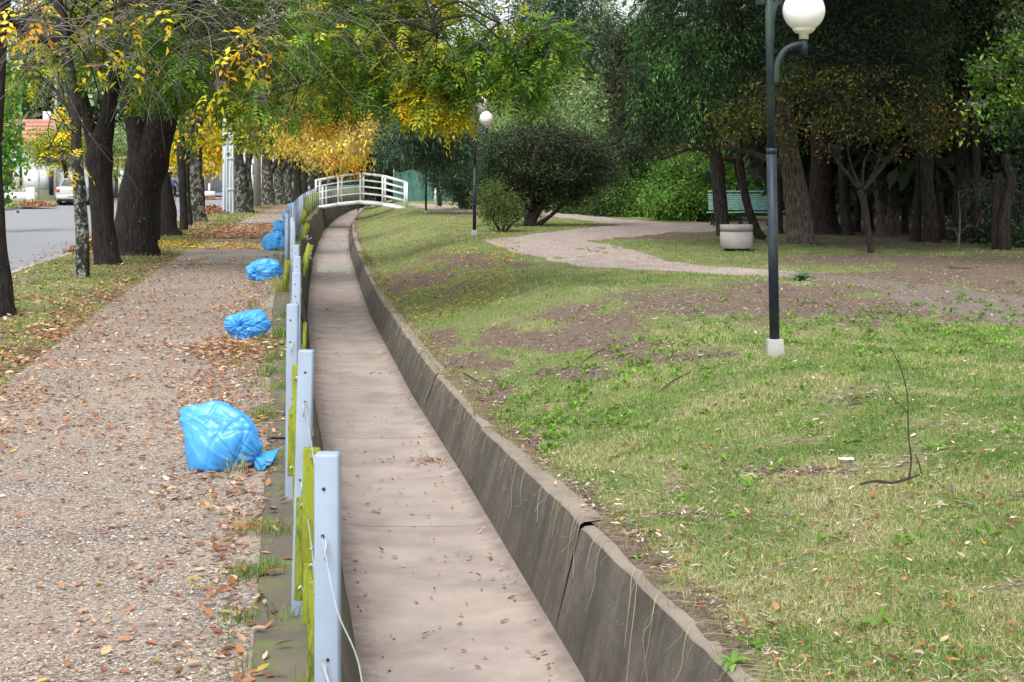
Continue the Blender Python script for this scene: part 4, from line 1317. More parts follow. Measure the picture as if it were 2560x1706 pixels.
def house_far(x0, x1, y0, y1, d, label, mat):
    root = thing('house', label, 'house', Q((x0 + x1) / 2, y1, d))
    o0 = Vector(root.location); a = Q(x0, y1, d) - o0; c = Q(x1, y0, d) - o0
    m = MB(); m.box((0, 3, (a.z + c.z) / 2), (c.x - a.x, 6, c.z - a.z)); m.build('wall', MAT[mat], root)
    W = c.x - a.x; hgt = c.z - a.z
    for k in range(3):
        x = a.x + W * (.2 + .3 * k)
        m = MB(); m.box((x, -.02, a.z + hgt * .55), (W * .12, .08, hgt * .3)); wn = m.build('window', MAT['glass'], root)
        m = MB(); m.box((x, -.07, a.z + hgt * .38), (W * .15, .06, hgt * .03)); m.build('sill', MAT['render_white'], wn)
    m = MB(); m.box((0, 2.9, c.z + .1), (W + .6, 6.6, .22)); m.build('roof', MAT['render_grey'], root)
house_far(585, 690, 380, 478, 125, 'white low house between the far street trunks', 'render_white')
house_far(225, 345, 400, 490, 100, 'pale white wall house behind the thick forked trunk', 'render_white')
house_far(838, 905, 395, 455, 150, 'pale grey house beyond the far end of the footbridge', 'panel_grey')

# ------------------------------------------------------------------ parked car
def car():
    g = G(190, 514.5, -.09)
    g = Vector(((178 - CX) * 76 / F, 76, -.09))
    root = thing('parked_car', 'silver hatchback parked at the far kerb, seen from behind', 'car', g, rz=math.radians(7))
    # length along +Y (rear at y=0), width X
    W = .84
    prof = [  # y, half width, z for stations of cross-section: (z, halfwidth) lists
        (0.00, [(.34, .74), (.50, .80), (.72, .80), (.90, .76), (.98, .70)]),
        (0.12, [(.24, .78), (.50, .84), (.76, .84), (.98, .79), (1.02, .72)]),
        (0.55, [(.22, .80), (.50, .85), (.80, .85), (1.00, .80), (1.05, .72)]),
        (1.00, [(.22, .80), (.50, .86), (.80, .86), (.96, .82), (.98, .74)]),
        (2.9, [(.22, .80), (.50, .86), (.80, .86), (.95, .82), (.97, .72)]),
        (3.6, [(.22, .78), (.48, .84), (.70, .82), (.82, .74), (.86, .60)]),
        (4.05, [(.26, .66), (.45, .74), (.60, .72), (.68, .62), (.70, .45)])]
    V = []
    for y, st in prof:
        ring = [(x, y, z) for z, x in [(s[0], s[1]) for s in st]] + [(-x, y, z) for z, x in [(s[0], s[1]) for s in reversed(st)]]
        V += ring
    n = 10; m = len(prof); V = np.array(V)
    i = np.arange(m - 1)[:, None] * n; j = np.arange(n)[None]; j2 = (j + 1) % n
    Fq = np.stack([i + j, i + n + j, i + n + j2, i + j2], -1).reshape(-1, 4)
    caps = [(k, k + 1, n - 2 - k, n - 1 - k) for k in range(4)]
    capf = [(tuple((m - 1) * n + q for q in reversed(c))) for c in caps]
    o = mk('body', V, [Fq, np.array(caps), np.array(capf)], MAT['car'], root)
    b = o.modifiers.new('b', 'BEVEL'); b.width = .05; b.segments = 3; b.limit_method = 'ANGLE'; b.angle_limit = .35
    # cabin
    gh = [(.30, .97, .72), (.72, 1.40, .56), (1.2, 1.46, .57), (2.0, 1.45, .57), (2.45, 1.36, .56), (3.1, .93, .72)]
    V = []
    for y, z, x in gh: V += [(x, y, z), (-x, y, z)]
    lo = [(.74, .30, .96), (-.74, .30, .96), (.75, 3.1, .90), (-.75, 3.1, .90)]
    nn = len(gh); Vc = np.array(V + [(.76, y, .95) for y, z, x in gh] + [(-.76, y, .95) for y, z, x in gh])
    top = [(2 * k, 2 * k + 2, 2 * k + 3, 2 * k + 1) for k in range(nn - 1)]
    sr = [(2 * nn + k, 2 * nn + k + 1, 2 * k + 2, 2 * k) for k in range(nn - 1)]
    sl = [(3 * nn + k + 1, 3 * nn + k, 2 * k + 1, 2 * k + 3) for k in range(nn - 1)]
    o = mk('cabin', Vc, [np.array(top), np.array(sr + sl)], MAT['car'], root)
    m2 = MB()
    def lerp(a, b, t): return tuple(a[q] * (1 - t) + b[q] * t for q in range(3))
    def win(a, b, c, d_, off, name):
        mb = MB(); mb.quad(*[tuple(np.array(v) + np.array(off)) for v in (a, b, c, d_)]); mb.build(name, MAT['glass'], root)
    win((-.62, .345, 1.02), (.62, .345, 1.02), (.50, .69, 1.365), (-.50, .69, 1.365), (0, -.012, .012), 'rear_window')
    for s in (-1, 1):
        win((s * .725, .75, 1.0), (s * .725, 2.75, 1.0), (s * .60, 2.30, 1.34), (s * .60, .95, 1.34), (s * .02, 0, 0), 'side_window')
        mb = MB(); mb.box((s * .69, .02, .80), (.20, .12, .17), taper=.85); mb.build('tail_light', MAT['tail'], root, bevel=.02)
        mb = MB(); mb.box((s * .90, 2.45, .98), (.18, .10, .12)); mb.build('mirror', MAT['car'], root, bevel=.02)
        for y in (.72, 3.25):
            mb = MB(); a = np.linspace(0, 2 * math.pi, 25)
            mb.tube([(s * .66, y, .30), (s * .85, y, .30)], .30, 24); wt = mb.build('wheel', MAT['rubber'], root)
            mb = MB(); mb.tube([(s * .84, y, .30), (s * .862, y, .30)], .19, 20); mb.build('rim', MAT['car'], wt)
    mb = MB(); mb.box((0, -.035, .45), (1.50, .10, .20), taper=.96); mb.build('bumper', MAT['car'], root, bevel=.03)
    mb = MB(); mb.box((0, -.02, .29), (1.45, .12, .13)); mb.build('bumper_skirt', MAT['rubber'], root)
    mb = MB(); mb.box((0, -.092, .50), (.44, .01, .13)); pl = mb.build('number_plate', MAT['plate'], root)
    mb = MB()
    for k, x in enumerate((-.14, -.09, -.04, .03, .08, .13)): mb.box((x, -.099, .50), (.028, .003, .07))
    mb.build('lettering', MAT['dark'], pl)
    mb = MB(); mb.tube([(0, -.01, .86), (0, .03, .86)], .05, 16); mb.build('badge', MAT['collar'], root)
car()

# ------------------------------------------------------------------ cyclist
def skin_body(name, joints, edges, radii, mat, parent, sub=2):
    me = bpy.data.meshes.new(name); me.from_pydata(joints, edges, []); o = bpy.data.objects.new(name, me); COL.objects.link(o); o.parent = parent
    sk = o.modifiers.new('skin', 'SKIN'); 
    for v, r in zip(me.skin_vertices[0].data if me.skin_vertices else [], radii): v.radius = r
    sb = o.modifiers.new('sub', 'SUBSURF'); sb.levels = sub; sb.render_levels = sub
    me.materials.append(mat)
    return o
def cyclist():
    base = Vector(((428 - CX) * 88 / F, 88, -.09))
    z_adj = .93
    bike = thing('bicycle', 'dark bicycle ridden away along the street', 'bicycle', base); bike.scale = (z_adj,) * 3
    for y in (0, 1.02):
        mb = MB(); a = np.linspace(0, 2 * math.pi, 29)
        mb.tube(np.stack([a * 0, y + .33 * np.cos(a), .33 + .33 * np.sin(a)], -1), .022, 8, cap=False); wh = mb.build('wheel', MAT['rubber'], bike)
        mb = MB()
        for k in range(8): mb.tube([(0, y, .33), (0, y + .32 * math.cos(k * .785), .33 + .32 * math.sin(k * .785))], .004, 4)
        mb.build('spokes', MAT['steel_wire'], wh)
    mb = MB()
    for a, b in [((0, 0, .33), (0, .42, .30)), ((0, .42, .30), (0, .28, .82)), ((0, .28, .72), (0, .86, .80)), ((0, .42, .30), (0, .88, .70)), ((0, 0, .33), (0, .30, .68)), ((0, 1.02, .33), (0, .84, .92))]: mb.tube([a, b], .018, 8)
    mb.build('frame', MAT['iron'], bike)
    mb = MB(); mb.tube(spline([(-.28, .72, 1.0), (-.1, .86, .98), (.1, .86, .98), (.28, .72, 1.0)], 4), .014, 8); mb.build('handlebar', MAT['iron'], bike)
    mb = MB(); mb.box((0, .24, .86), (.17, .26, .06), taper=.7); mb.build('saddle', MAT['rubber'], bike, bevel=.02)
    mb = MB(); mb.bar((-.16, .42, .17), (.16, .42, .43), .03, .03); mb.build('pedal', MAT['iron'], bike)
    P = thing('person', 'cyclist in dark blue jacket and black trousers riding away', 'person', base); P.scale = (z_adj,) * 3
    J = [(0, .22, .96), (0, .27, 1.15), (0, .36, 1.36), (0, .42, 1.47), (0, .46, 1.56), (0, .47, 1.66),
         (-.18, .37, 1.36), (-.27, .52, 1.16), (-.27, .71, 1.04), (.18, .37, 1.36), (.27, .52, 1.16), (.27, .71, 1.04),
         (-.11, .24, .92), (-.14, .52, .72), (-.13, .38, .40), (-.13, .36, .24), (-.13, .48, .20),
         (.11, .24, .92), (.14, .60, .92), (.13, .50, .56), (.13, .47, .44), (.13, .59, .42), (0, .47, 1.72)]
    E = [(0, 1), (1, 2), (2, 3), (3, 4), (4, 5), (2, 6), (6, 7), (7, 8), (2, 9), (9, 10), (10, 11), (0, 12), (12, 13), (13, 14), (14, 15), (15, 16), (0, 17), (17, 18), (18, 19), (19, 20), (20, 21), (5, 22)]
    RR = [.155, .145, .16, .06, .075, .095, .075, .055, .04, .075, .055, .04, .11, .075, .055, .045, .04, .11, .075, .055, .045, .04, .07]
    me = bpy.data.meshes.new('body'); me.from_pydata(J, E, [])
    o = bpy.data.objects.new('body', me); COL.objects.link(o); o.parent = P
    o.modifiers.new('skin', 'SKIN')
    if not me.skin_vertices:
        bpy.context.view_layer.objects.active = o
    for v, r in zip(me.skin_vertices[0].data, RR): v.radius = (r, r)
    me.skin_vertices[0].data[0].use_root = True
    s_ = o.modifiers.new('sub', 'SUBSURF'); s_.levels = 1; s_.render_levels = 2
    M = NT('clothing_and_skin'); z = M.n('SeparateXYZ'); M.link(M.pos(obj=True), z.inputs[0])
    r = M.n('ValToRGB'); r.color_ramp.interpolation = 'CONSTANT'
    st = [(0, (.02, .02, .02)), (.28 / 2, (.012, .012, .016)), (.98 / 2, (.035, .05, .12)), (1.46 / 2, (.45, .28, .2))]
    while len(r.color_ramp.elements) < 4: r.color_ramp.elements.new(.5)
    for e, (p, c) in zip(r.color_ramp.elements, st): e.position = p; e.color = (*c, 1)
    M.link(M.math('MULTIPLY', z.outputs[2], .5), r.inputs[0]); M.color(r.outputs[0]); M.rough(.8)
    me.materials.append(M.m)
    mb = MB(); mb.lathe([(.0, .10), (.06, .09), (.10, .03), (.105, -.03), (.09, -.07)], (0, .455, 1.68), 16); mb.build('hair', MAT['sign_brown'], P, smooth=True)
cyclist()

# ------------------------------------------------------------------ street trees (ash row)
GR = 'ash trees in a row along the verge'
def st(**k):
    d = dict(ASH); d.update(k); return d
# near trunk at the left edge with yellow sparse leaves over bare twigs
tree('ash_tree', 'dark thick trunk at the left edge, nearest of the street row', 'tree', 15.6,
     [tp(15.6, [(-6, 818, 112), (-7, 800, 98), (-10, 740, 84), (-18, 600, 66), (-22, 400, 52), (-10, 200, 44), (5, 0, 42), (40, -250, 36)]),
      tp(15.6, [(-12, 300, 30), (-60, 150, 26), (-90, -60, 24)]),
      tp(15.8, [(0, 40, 26), (60, 75, 22), (110, 100, 20), (170, 90, 14)])],
     [(75, 40, 13.5, 50, 40, .4, 16, 'orange'), (70, 80, 13.6, 20, 16, .2, 4, 'orange'), (240, 40, 22.5, 60, 50, .5, 46, 'yellow'), (130, 130, 22.5, 50, 60, .5, 20, 'yellow'), (150, 230, 22.4, 40, 50, .4, 10, 'yellow'), (320, 50, 13.4, 40, 18, .2, 4, 'yellow'), (320, 140, 13.4, 46, 16, .2, 7, 'yellow'),
      (250, 170, 13.6, 50, 16, .2, 4, 'yellow'), (550, 215, 13.2, 26, 26, .2, 5, 'yellow'), (625, 115, 13.5, 34, 22, .2, 14, 'yellow'), (650, 150, 13.5, 18, 14, .2, 6, 'yellow'), (560, 170, 13.4, 30, 20, .2, 6, 'yellow'), (400, 30, 13.4, 26, 14, .2, 7, 'yellow'), (120, 400, 20.5, 26, 12, .2, 3, 'yellow'), (60, 160, 17, 90, 50, .6, 22, 'gy')],
     dict(mode='spray', rachis=1, leaflets=5, rl=.17, L=.085, wr=.5, droop=.7, spread=.1), 'bark', subs=5, br=.012, twigs=26, group=GR, twig_r=.0042, rough=.07)
tree('ash_tree', 'slim straight trunk crusted with pale green lichen', 'tree', 21.3,
     [tp(21.3, [(208, 708, 44), (207, 690, 36), (206, 600, 33), (202, 530, 32), (198, 461, 31), (192, 390, 27), (188, 300, 28), (176, 200, 28), (160, 100, 27), (145, 0, 26), (135, -150, 22)]),
      tp(21.3, [(190, 310, 8), (150, 240, 9), (100, 190, 8), (40, 150, 6)])],
     [(110, 60, 22.4, 90, 80, .5, 50, 'gy'), (110, 170, 22.4, 70, 50, .4, 20, 'gy'), (240, 20, 22.4, 60, 50, .5, 40, 'gy'), (180, 330, 20.6, 20, 30, .3, 3, 'yellow'), (165, 400, 20.5, 30, 20, .3, 3, 'yellow')],
     ASH, 'bark_lichen', subs=4, br=.015, twigs=14, group=GR, twig_r=.005, rough=.05)
tree('ash_tree', 'dark forked trunk with white peeled patch, third in the street row', 'tree', 24.4,
     [tp(24.4, [(272, 672, 76), (268, 640, 64), (258, 560, 58), (252, 460, 58), (248, 390, 66), (262, 320, 46), (278, 240, 36), (298, 120, 32), (312, 0, 30), (330, -200, 26)]),
      tp(24.5, [(246, 400, 50), (226, 330, 32), (214, 270, 28), (190, 200, 24), (150, 140, 18)])],
     [(60, 170, 24, 90, 90, .7, 60, 'green'), (330, 60, 24, 110, 80, .7, 90, 'gy'), (270, 160, 24, 80, 70, .6, 30, 'green'), (220, 60, 24.5, 100, 80, .7, 70, 'gy'), (190, -150, 24, 250, 120, 1.6, 150, 'green')],
     ASH, 'bark', subs=5, br=.02, twigs=18, group=GR, rough=.08)
big = tree('ash_tree', 'thickest trunk of the street row, forked low into heavy limbs', 'tree', 27.3,
     [tp(27.3, [(343, 655, 150), (343, 640, 124), (342, 615, 112), (342, 560, 108), (350, 480, 100), (368, 410, 104), (392, 340, 82), (418, 270, 66), (440, 190, 54), (460, 60, 44), (470, -150, 36)]),
      tp(27.2, [(356, 420, 70), (342, 330, 52), (322, 250, 40), (330, 120, 36), (350, -50, 34)]),
      tp(27.4, [(372, 380, 62), (360, 280, 52), (372, 160, 44), (400, 20, 38), (430, -200, 30)]),
      tp(24.0, [(440, 60, 26), (560, -60, 22), (700, -60, 20), (830, 5, 18), (900, 36, 15), (980, 48, 13), (1050, 66, 12), (1092, 82, 8)], -.78),
      tp(18.6, [(1082, 76, 10), (1085, 40, 7), (1110, 15, 6), (1150, 5, 6), (1190, 28, 6), (1250, 60, 5)]),
      tp(18.6, [(1085, 78, 10), (1095, 55, 7), (1140, 42, 6), (1180, 44, 5), (1240, 90, 5), (1290, 140, 4)])],
     [(470, 70, 25, 120, 90, .9, 120, 'green'), (430, 170, 25, 70, 50, .5, 45, 'green'), (450, 215, 23, 60, 28, .4, 34, 'green'), (400, 240, 23, 60, 20, .3, 18, 'green'), (470, 150, 22, 60, 60, .4, 46, 'green'), (360, 90, 22, 60, 50, .4, 26, 'green'), (650, 250, 21, 50, 22, .3, 14, 'green'), (720, 280, 21, 40, 18, .3, 8, 'green'), (780, 100, 20, 60, 50, .4, 34, 'green'), (520, 200, 24, 90, 60, .6, 20, 'gy'),
      (660, 120, 24, 110, 90, .8, 34, 'gy'), (760, 190, 23.5, 110, 80, .8, 60, 'gy'), (850, 120, 21.5, 110, 90, .6, 70, 'green'), (860, 230, 21.5, 90, 55, .5, 50, 'gy'),
      (980, 110, 20.5, 110, 90, .7, 100, 'gy'), (1000, 210, 20.5, 90, 60, .5, 70, 'green'), (1090, 160, 20, 100, 70, .6, 85, 'gy'), (1105, 245, 20, 76, 50, .5, 62, 'gy2'), (1125, 285, 20, 40, 26, .3, 18, 'yellow'), (1060, 255, 20, 50, 30, .3, 20, 'yellow'), (1060, 20, 21, 130, 50, .6, 90, 'gy'),
      (1180, 150, 19.6, 90, 70, .5, 60, 'green'), (1290, 90, 19.5, 80, 60, .5, 46, 'green'), (1380, 130, 19.3, 60, 50, .4, 38, 'green'), (1380, 75, 19.4, 45, 30, .3, 14, 'green'), (1290, 200, 19.3, 80, 40, .4, 36, 'green'), (1320, 245, 19.3, 45, 25, .3, 14, 'green'),
      (620, 230, 25, 90, 50, .6, 26, 'gy'), (740, 60, 24, 140, 70, .8, 40, 'twiggy'), (880, 20, 22, 120, 50, .8, 50, 'gy'), (330, 210, 26.4, 60, 60, .5, 20, 'green'), (600, -100, 24, 400, 120, 2.5, 330, 'green'), (1150, -110, 21, 300, 90, 2, 230, 'gy'), (480, -250, 22, 420, 140, 3, 200, 'green')],
     ASH, 'bark', subs=4, br=.009, twigs=16, group=GR, rough=.06, nseg=18, twig_r=.006, dens=1.5)
tree('ash_tree', 'very dark trunk flaring right behind the thickest one', 'tree', 35.6,
     [tp(35.6, [(420, 598, 78), (414, 575, 62), (412, 520, 52), (404, 460, 46), (398, 400, 40), (400, 300, 34), (420, 160, 30)])],
     [(560, 250, 33, 80, 60, .8, 50, 'gy'), (450, 150, 33, 120, 80, 1, 60, 'green'), (700, 200, 33, 130, 90, 1, 50, 'twiggy'), (600, 120, 32, 160, 90, 1, 50, 'twiggy'), (560, -60, 33, 280, 120, 2, 100, 'gy')],
     ASHF, 'bark', subs=8, br=.03, twigs=40, group=GR, twig_r=.010, twigmat='dark_twig')
tree('ash_tree', 'slender dark trunk, left of a close pair by the leaf carpet', 'tree', 38.7,
     [tp(38.7, [(458, 584, 24), (459, 550, 20), (455, 450, 19), (452, 380, 20), (456, 320, 14), (452, 250, 12), (450, 120, 10)])],
     [(640, 330, 36, 60, 50, .8, 24, 'gy'), (470, 320, 37, 36, 60, .5, 16, 'gy'), (520, 340, 37.5, 34, 30, .4, 8, 'yellow')],
     ASHF, 'bark', subs=4, br=.015, twigs=10, group=GR, twig_r=.007)
tree('ash_tree', 'thin curved dark trunk touching the lichened forked tree', 'tree', 42.5,
     [tp(42.5, [(474, 572, 20), (472, 540, 17), (466, 460, 16), (468, 380, 15), (480, 310, 14), (470, 270, 12)])],
     [(480, 260, 41, 60, 40, .6, 16, 'orange')], ASHF, 'bark', subs=4, br=.015, twigs=8, group=GR)
tree('ash_tree', 'lichen-spotted trunk with a limb forking up to the right', 'tree', 46,
     [tp(46, [(498, 562, 54), (494, 540, 42), (489, 480, 36), (488, 400, 34), (486, 340, 36), (488, 290, 30), (470, 250, 22), (465, 200, 18)]),
      tp(46, [(496, 310, 24), (515, 270, 22), (545, 240, 18), (590, 200, 14), (640, 150, 12)])],
     [(560, 200, 44, 90, 70, 1.2, 60, 'gy'), (700, 270, 44, 110, 60, 1, 60, 'far_yellow'), (640, 200, 44, 120, 80, 1, 60, 'twiggy'), (800, 290, 45, 100, 60, 1, 80, 'orange'), (800, 200, 45, 130, 80, 1.2, 60, 'twiggy')],
     ASHF, 'bark_lichen', subs=8, br=.035, twigs=36, group=GR, twig_r=.012, twigmat='dark_twig')
tree('maple_tree', 'bright golden-yellow tree across the street behind the dark trunks', 'tree', 64,
     [tp(64, [(505, 540, 16), (505, 480, 13), (505, 400, 10)])],
     [(530, 320, 63, 55, 55, 1.2, 110, 'yellow'), (520, 390, 63, 45, 36, 1, 60, 'yellow'), (445, 370, 64, 26, 60, .8, 70, 'yellow'), (560, 370, 63, 26, 26, .8, 30, 'orange'), (600, 310, 64, 50, 40, .8, 50, 'orange')],
     dict(mode='card', k=18, spread=.26, L=.20, wr=.5, droop=.5), 'bark', subs=5, br=.04)
tree('ash_tree', 'broad double trunk with lichen between the steel and concrete poles', 'tree', 58,
     [tp(58, [(608, 532, 58), (606, 505, 44), (600, 450, 34), (594, 380, 26), (592, 320, 20)]),
      tp(58.3, [(622, 528, 22), (624, 480, 18), (618, 430, 18), (626, 380, 14), (628, 330, 14)])],
     [(640, 340, 56, 50, 40, .8, 40, 'gy'), (720, 330, 56, 90, 50, 1, 60, 'far_yellow')], ASHF, 'bark_lichen', subs=5, br=.04, twigs=16, group=GR, twig_r=.015)
FG = 'far ash trunks crowded at the end of the row'
tree('ash_tree', 'ash with dim crown behind the street canopy, trunk hidden', 'tree', 33,
     [tp(33, [(385, 600, 30), (388, 500, 26), (395, 400, 24), (410, 250, 22), (430, 100, 20)])],
     [(120, 60, 31, 150, 90, 1.2, 90, 'dark'), (300, 120, 31, 130, 90, 1.2, 80, 'dark'), (480, 60, 31, 160, 90, 1.2, 110, 'dark'), (640, 140, 32, 150, 90, 1.2, 80, 'twig_dark'), (800, 80, 32, 150, 110, 1.2, 100, 'twig_dark'), (960, 60, 32, 130, 90, 1.2, 70, 'dark'), (700, -60, 32, 300, 80, 1.5, 120, 'dark'), (940, 180, 33, 100, 70, 1, 60, 'gy')],
     dict(mode='card', k=16, spread=.3, L=.17, wr=.4, droop=.6), 'bark', subs=12, br=.03, twigs=60, group=GR, twig_r=.008, twigmat='dark_twig')
far = [(672, 514, 34, 72, 'far'), (700, 511, 30, 76, ''), (722, 509, 26, 80, ''), (746, 506, 22, 86, ''), (764, 503, 16, 92, ''), (786, 500, 16, 98, ''), (812, 497, 14, 106, ''), (832, 495, 10, 114, '')]
labs = ['widest of the far trunk cluster, just right of the concrete pole', 'far dark trunk with white peeled streak, second in the cluster', 'far dark trunk left of the thin green pole', 'far trunk just behind the thin green pole',
        'narrow far trunk left of the footbridge end post', 'narrow dark trunk seen over the footbridge left railing', 'slim distant trunk behind the footbridge railing', 'farthest slim trunk behind the footbridge crown']
lob = [[(700, 290, 66, 90, 60, 1.5, 80, 'far_yellow'), (720, 360, 68, 60, 36, 1, 44, 'far_yellow')], [(820, 340, 64, 110, 74, 1.6, 130, 'far_yellow'), (900, 330, 62, 60, 70, 1.4, 90, 'far_yellow')],
       [(860, 390, 68, 70, 36, 1, 90, 'orange'), (780, 400, 70, 50, 26, 1, 40, 'far_yellow')], [(900, 290, 66, 60, 60, 1.5, 70, 'far_yellow'), (820, 260, 70, 120, 60, 2, 80, 'far_yellow')],
       [(740, 250, 78, 110, 60, 2, 70, 'twiggy')], [(850, 330, 80, 80, 60, 2, 60, 'far_yellow')], [(820, 380, 90, 60, 30, 2, 30, 'orange')], [(880, 300, 96, 60, 50, 2, 30, 'far_yellow')]]
for (x, y, wd, d, _), lb_, lo in zip(far, labs, lob):
    d = F * H / (y - HY)
    tree('ash_tree', lb_, 'tree', d, [tp(d, [(x, y + 4, wd * 1.35), (x - 1, y - 20, wd), (x - 3, y - 60, wd * .85), (x - 4, y - 120, wd * .8), (x, y - 200, wd * .7)]),
                                      tp(d, [(x, y - 80, wd * .6), (x + wd * .8, y - 120, wd * .4), (x + wd * 1.8, y - 170, wd * .3)])],
         lo, dict(mode='card', k=15, spread=.30, L=.20, wr=.42, droop=.7), 'bark_lichen' if wd > 25 else 'bark', subs=6, br=.05, twigs=34, group=FG, twig_r=.016, shell=.1, gap=.42, gs=1.2, dens=1.2)

# trees and shrubs across the street
tree('poplar_tree', 'young bright green broad-leaved tree at the far left edge', 'tree', 42,
     [tp(42, [(-12, 560, 12), (-8, 450, 10), (0, 340, 8)])],
     [(-5, 310, 41, 40, 60, .8, 60, 'poplar'), (0, 400, 41, 38, 60, .8, 50, 'poplar'), (-5, 470, 41, 26, 40, .6, 22, 'poplar')],
     dict(mode='card', k=14, spread=.2, L=.15, wr=.85, droop=.5), 'bark_grey', subs=4, br=.03)
tree('street_tree', 'small rounded yellow-green tree in front of the white house', 'tree', 82,
     [tp(82, [(167, 505, 14), (167, 450, 12), (160, 400, 9)])],
     [(110, 368, 82, 46, 32, 1.3, 90, 'lime'), (160, 350, 82, 50, 40, 1.3, 90, 'lime'), (160, 395, 83, 40, 22, 1, 50, 'lime'), (205, 370, 82, 36, 34, 1, 50, 'lime')],
     dict(mode='card', k=18, spread=.3, L=.22, wr=.4, droop=.6), 'bark', subs=4, br=.05)
tree('street_tree', 'thin far tree with green crown seen left of the thickest trunk', 'tree', 92,
     [tp(92, [(290, 500, 10), (292, 440, 7), (295, 400, 5)])],
     [(295, 350, 92, 40, 50, 1.2, 70, 'olive'), (290, 410, 91, 36, 26, 1, 40, 'lime')], dict(mode='card', k=18, spread=.3, L=.22, wr=.4, droop=.6), 'bark_grey', subs=4, br=.04)

# ------------------------------------------------------------------ park shrubs and trees, middle
tree('shrub', 'small loose light green shrub beside the second lamp', 'shrub', 39.6,
     [tp(39.6, [(1250, 580, 7), (1240, 560, 6), (1225, 535, 5), (1215, 510, 3)]), tp(39.6, [(1258, 580, 7), (1262, 550, 6), (1272, 520, 4)]), tp(39.6, [(1263, 580, 6), (1280, 560, 5), (1300, 545, 3)])],
     [(1250, 515, 39.5, 46, 34, .55, 60, 'lightshrub'), (1215, 500, 39.5, 34, 26, .4, 24, 'lightshrub'), (1285, 520, 39.5, 36, 30, .4, 34, 'lightshrub'), (1240, 475, 39.5, 24, 20, .3, 12, 'lightshrub'), (1195, 478, 39.5, 16, 12, .2, 5, 'lightshrub'), (1250, 540, 39.4, 50, 26, .5, 50, 'lightshrub'), (1240, 500, 39.3, 40, 40, .4, 50, 'lightshrub')],
     dict(mode='card', k=22, spread=.13, L=.065, wr=.5, droop=.2, outw=.8), 'bark_brown', subs=8, br=.012, twigs=14, twig_r=.006)
tree('shrub', 'wide dark domed shrub-tree with spreading low limbs', 'shrub', 43.8,
     [tp(43.8, [(1325, 566, 34), (1335, 545, 22), (1355, 515, 14), (1390, 490, 11), (1430, 470, 9)]), tp(43.9, [(1320, 566, 26), (1318, 530, 18), (1300, 490, 12), (1270, 450, 9)]),
      tp(43.6, [(1335, 566, 14), (1370, 545, 10), (1410, 510, 9), (1440, 490, 7)]), tp(44, [(1322, 560, 18), (1345, 500, 13), (1365, 450, 10)])],
     [(1265, 380, 43.5, 62, 44, 1.0, 120, 'shrub'), (1345, 350, 43.5, 90, 44, 1.2, 170, 'shrub'), (1440, 380, 43.5, 76, 46, 1.1, 150, 'shrub'), (1300, 430, 43.5, 84, 40, 1, 130, 'shrub'), (1400, 440, 43.6, 90, 40, 1, 140, 'shrub'), (1500, 425, 43.7, 56, 34, .8, 70, 'shrub'), (1340, 400, 43.0, 110, 50, .8, 140, 'shrub'), (1265, 465, 43.6, 50, 34, .8, 60, 'shrub'), (1390, 490, 43.9, 60, 34, .8, 60, 'shrub'), (1330, 500, 44.5, 60, 40, .8, 70, 'shade'), (1450, 470, 44, 50, 30, .7, 50, 'shrub'), (1225, 420, 43.5, 36, 30, .7, 36, 'shrub')],
     dict(mode='card', k=24, spread=.15, L=.085, wr=.42, droop=.1, outw=.6), 'bark_brown', 'dark_leaf', subs=8, br=.03, twigs=18, twig_r=.008, dens=1.9)
tree('olive_tree', 'large rounded grey-green tree behind the dark domed shrub', 'tree', 68,
     [tp(68, [(1350, 520, 40), (1345, 460, 30), (1340, 400, 22)])],
     [(1270, 250, 67, 80, 70, 2, 170, 'olive'), (1360, 230, 66, 90, 60, 2, 190, 'olive'), (1450, 290, 66, 60, 70, 1.8, 140, 'olive'), (1230, 330, 66, 70, 60, 1.6, 130, 'olive'), (1360, 320, 64.5, 120, 70, 1.5, 200, 'olive'), (1480, 350, 67, 50, 60, 1.5, 90, 'olive')],
     dict(mode='card', k=26, spread=.30, L=.22, wr=.28, droop=-.1, outw=1.0), 'bark_grey', subs=6, br=.08)
tree('evergreen_tree', 'dark bluish evergreen behind the second and third lamps', 'tree', 66,
     [tp(66, [(1160, 518, 30), (1150, 470, 22), (1140, 420, 16)]), tp(66, [(1100, 515, 12), (1095, 470, 9), (1080, 420, 7)])],
     [(1050, 320, 55, 70, 56, 1.4, 170, 'blue'), (1130, 340, 57, 70, 70, 1.6, 190, 'blue'), (1000, 350, 58, 50, 46, 1.3, 90, 'blue'), (1120, 430, 62, 66, 50, 1.4, 130, 'dark'), (1060, 380, 56, 60, 30, 1.2, 80, 'blue'), (1170, 480, 64, 40, 36, 1, 60, 'dark'), (1190, 400, 64, 50, 60, 1.3, 90, 'blue')],
     dict(mode='card', k=26, spread=.28, L=.24, wr=.2, droop=.2, outw=.8), 'bark_brown', 'dark_leaf', subs=6, br=.06)
tree('evergreen_tree', 'near-black dense evergreen right of the golden ash foliage', 'tree', 88,
     [tp(88, [(950, 505, 22), (950, 440, 18), (948, 380, 14)])],
     [(950, 380, 88, 46, 60, 2, 150, 'shade'), (940, 320, 88, 40, 50, 2, 100, 'dark'), (980, 430, 86, 40, 50, 1.8, 100, 'shade'), (920, 450, 88, 40, 46, 1.8, 90, 'shade')],
     dict(mode='card', k=24, spread=.4, L=.34, wr=.3, droop=.2, outw=.6), 'bark_brown', 'dark_leaf', subs=3, br=.08)
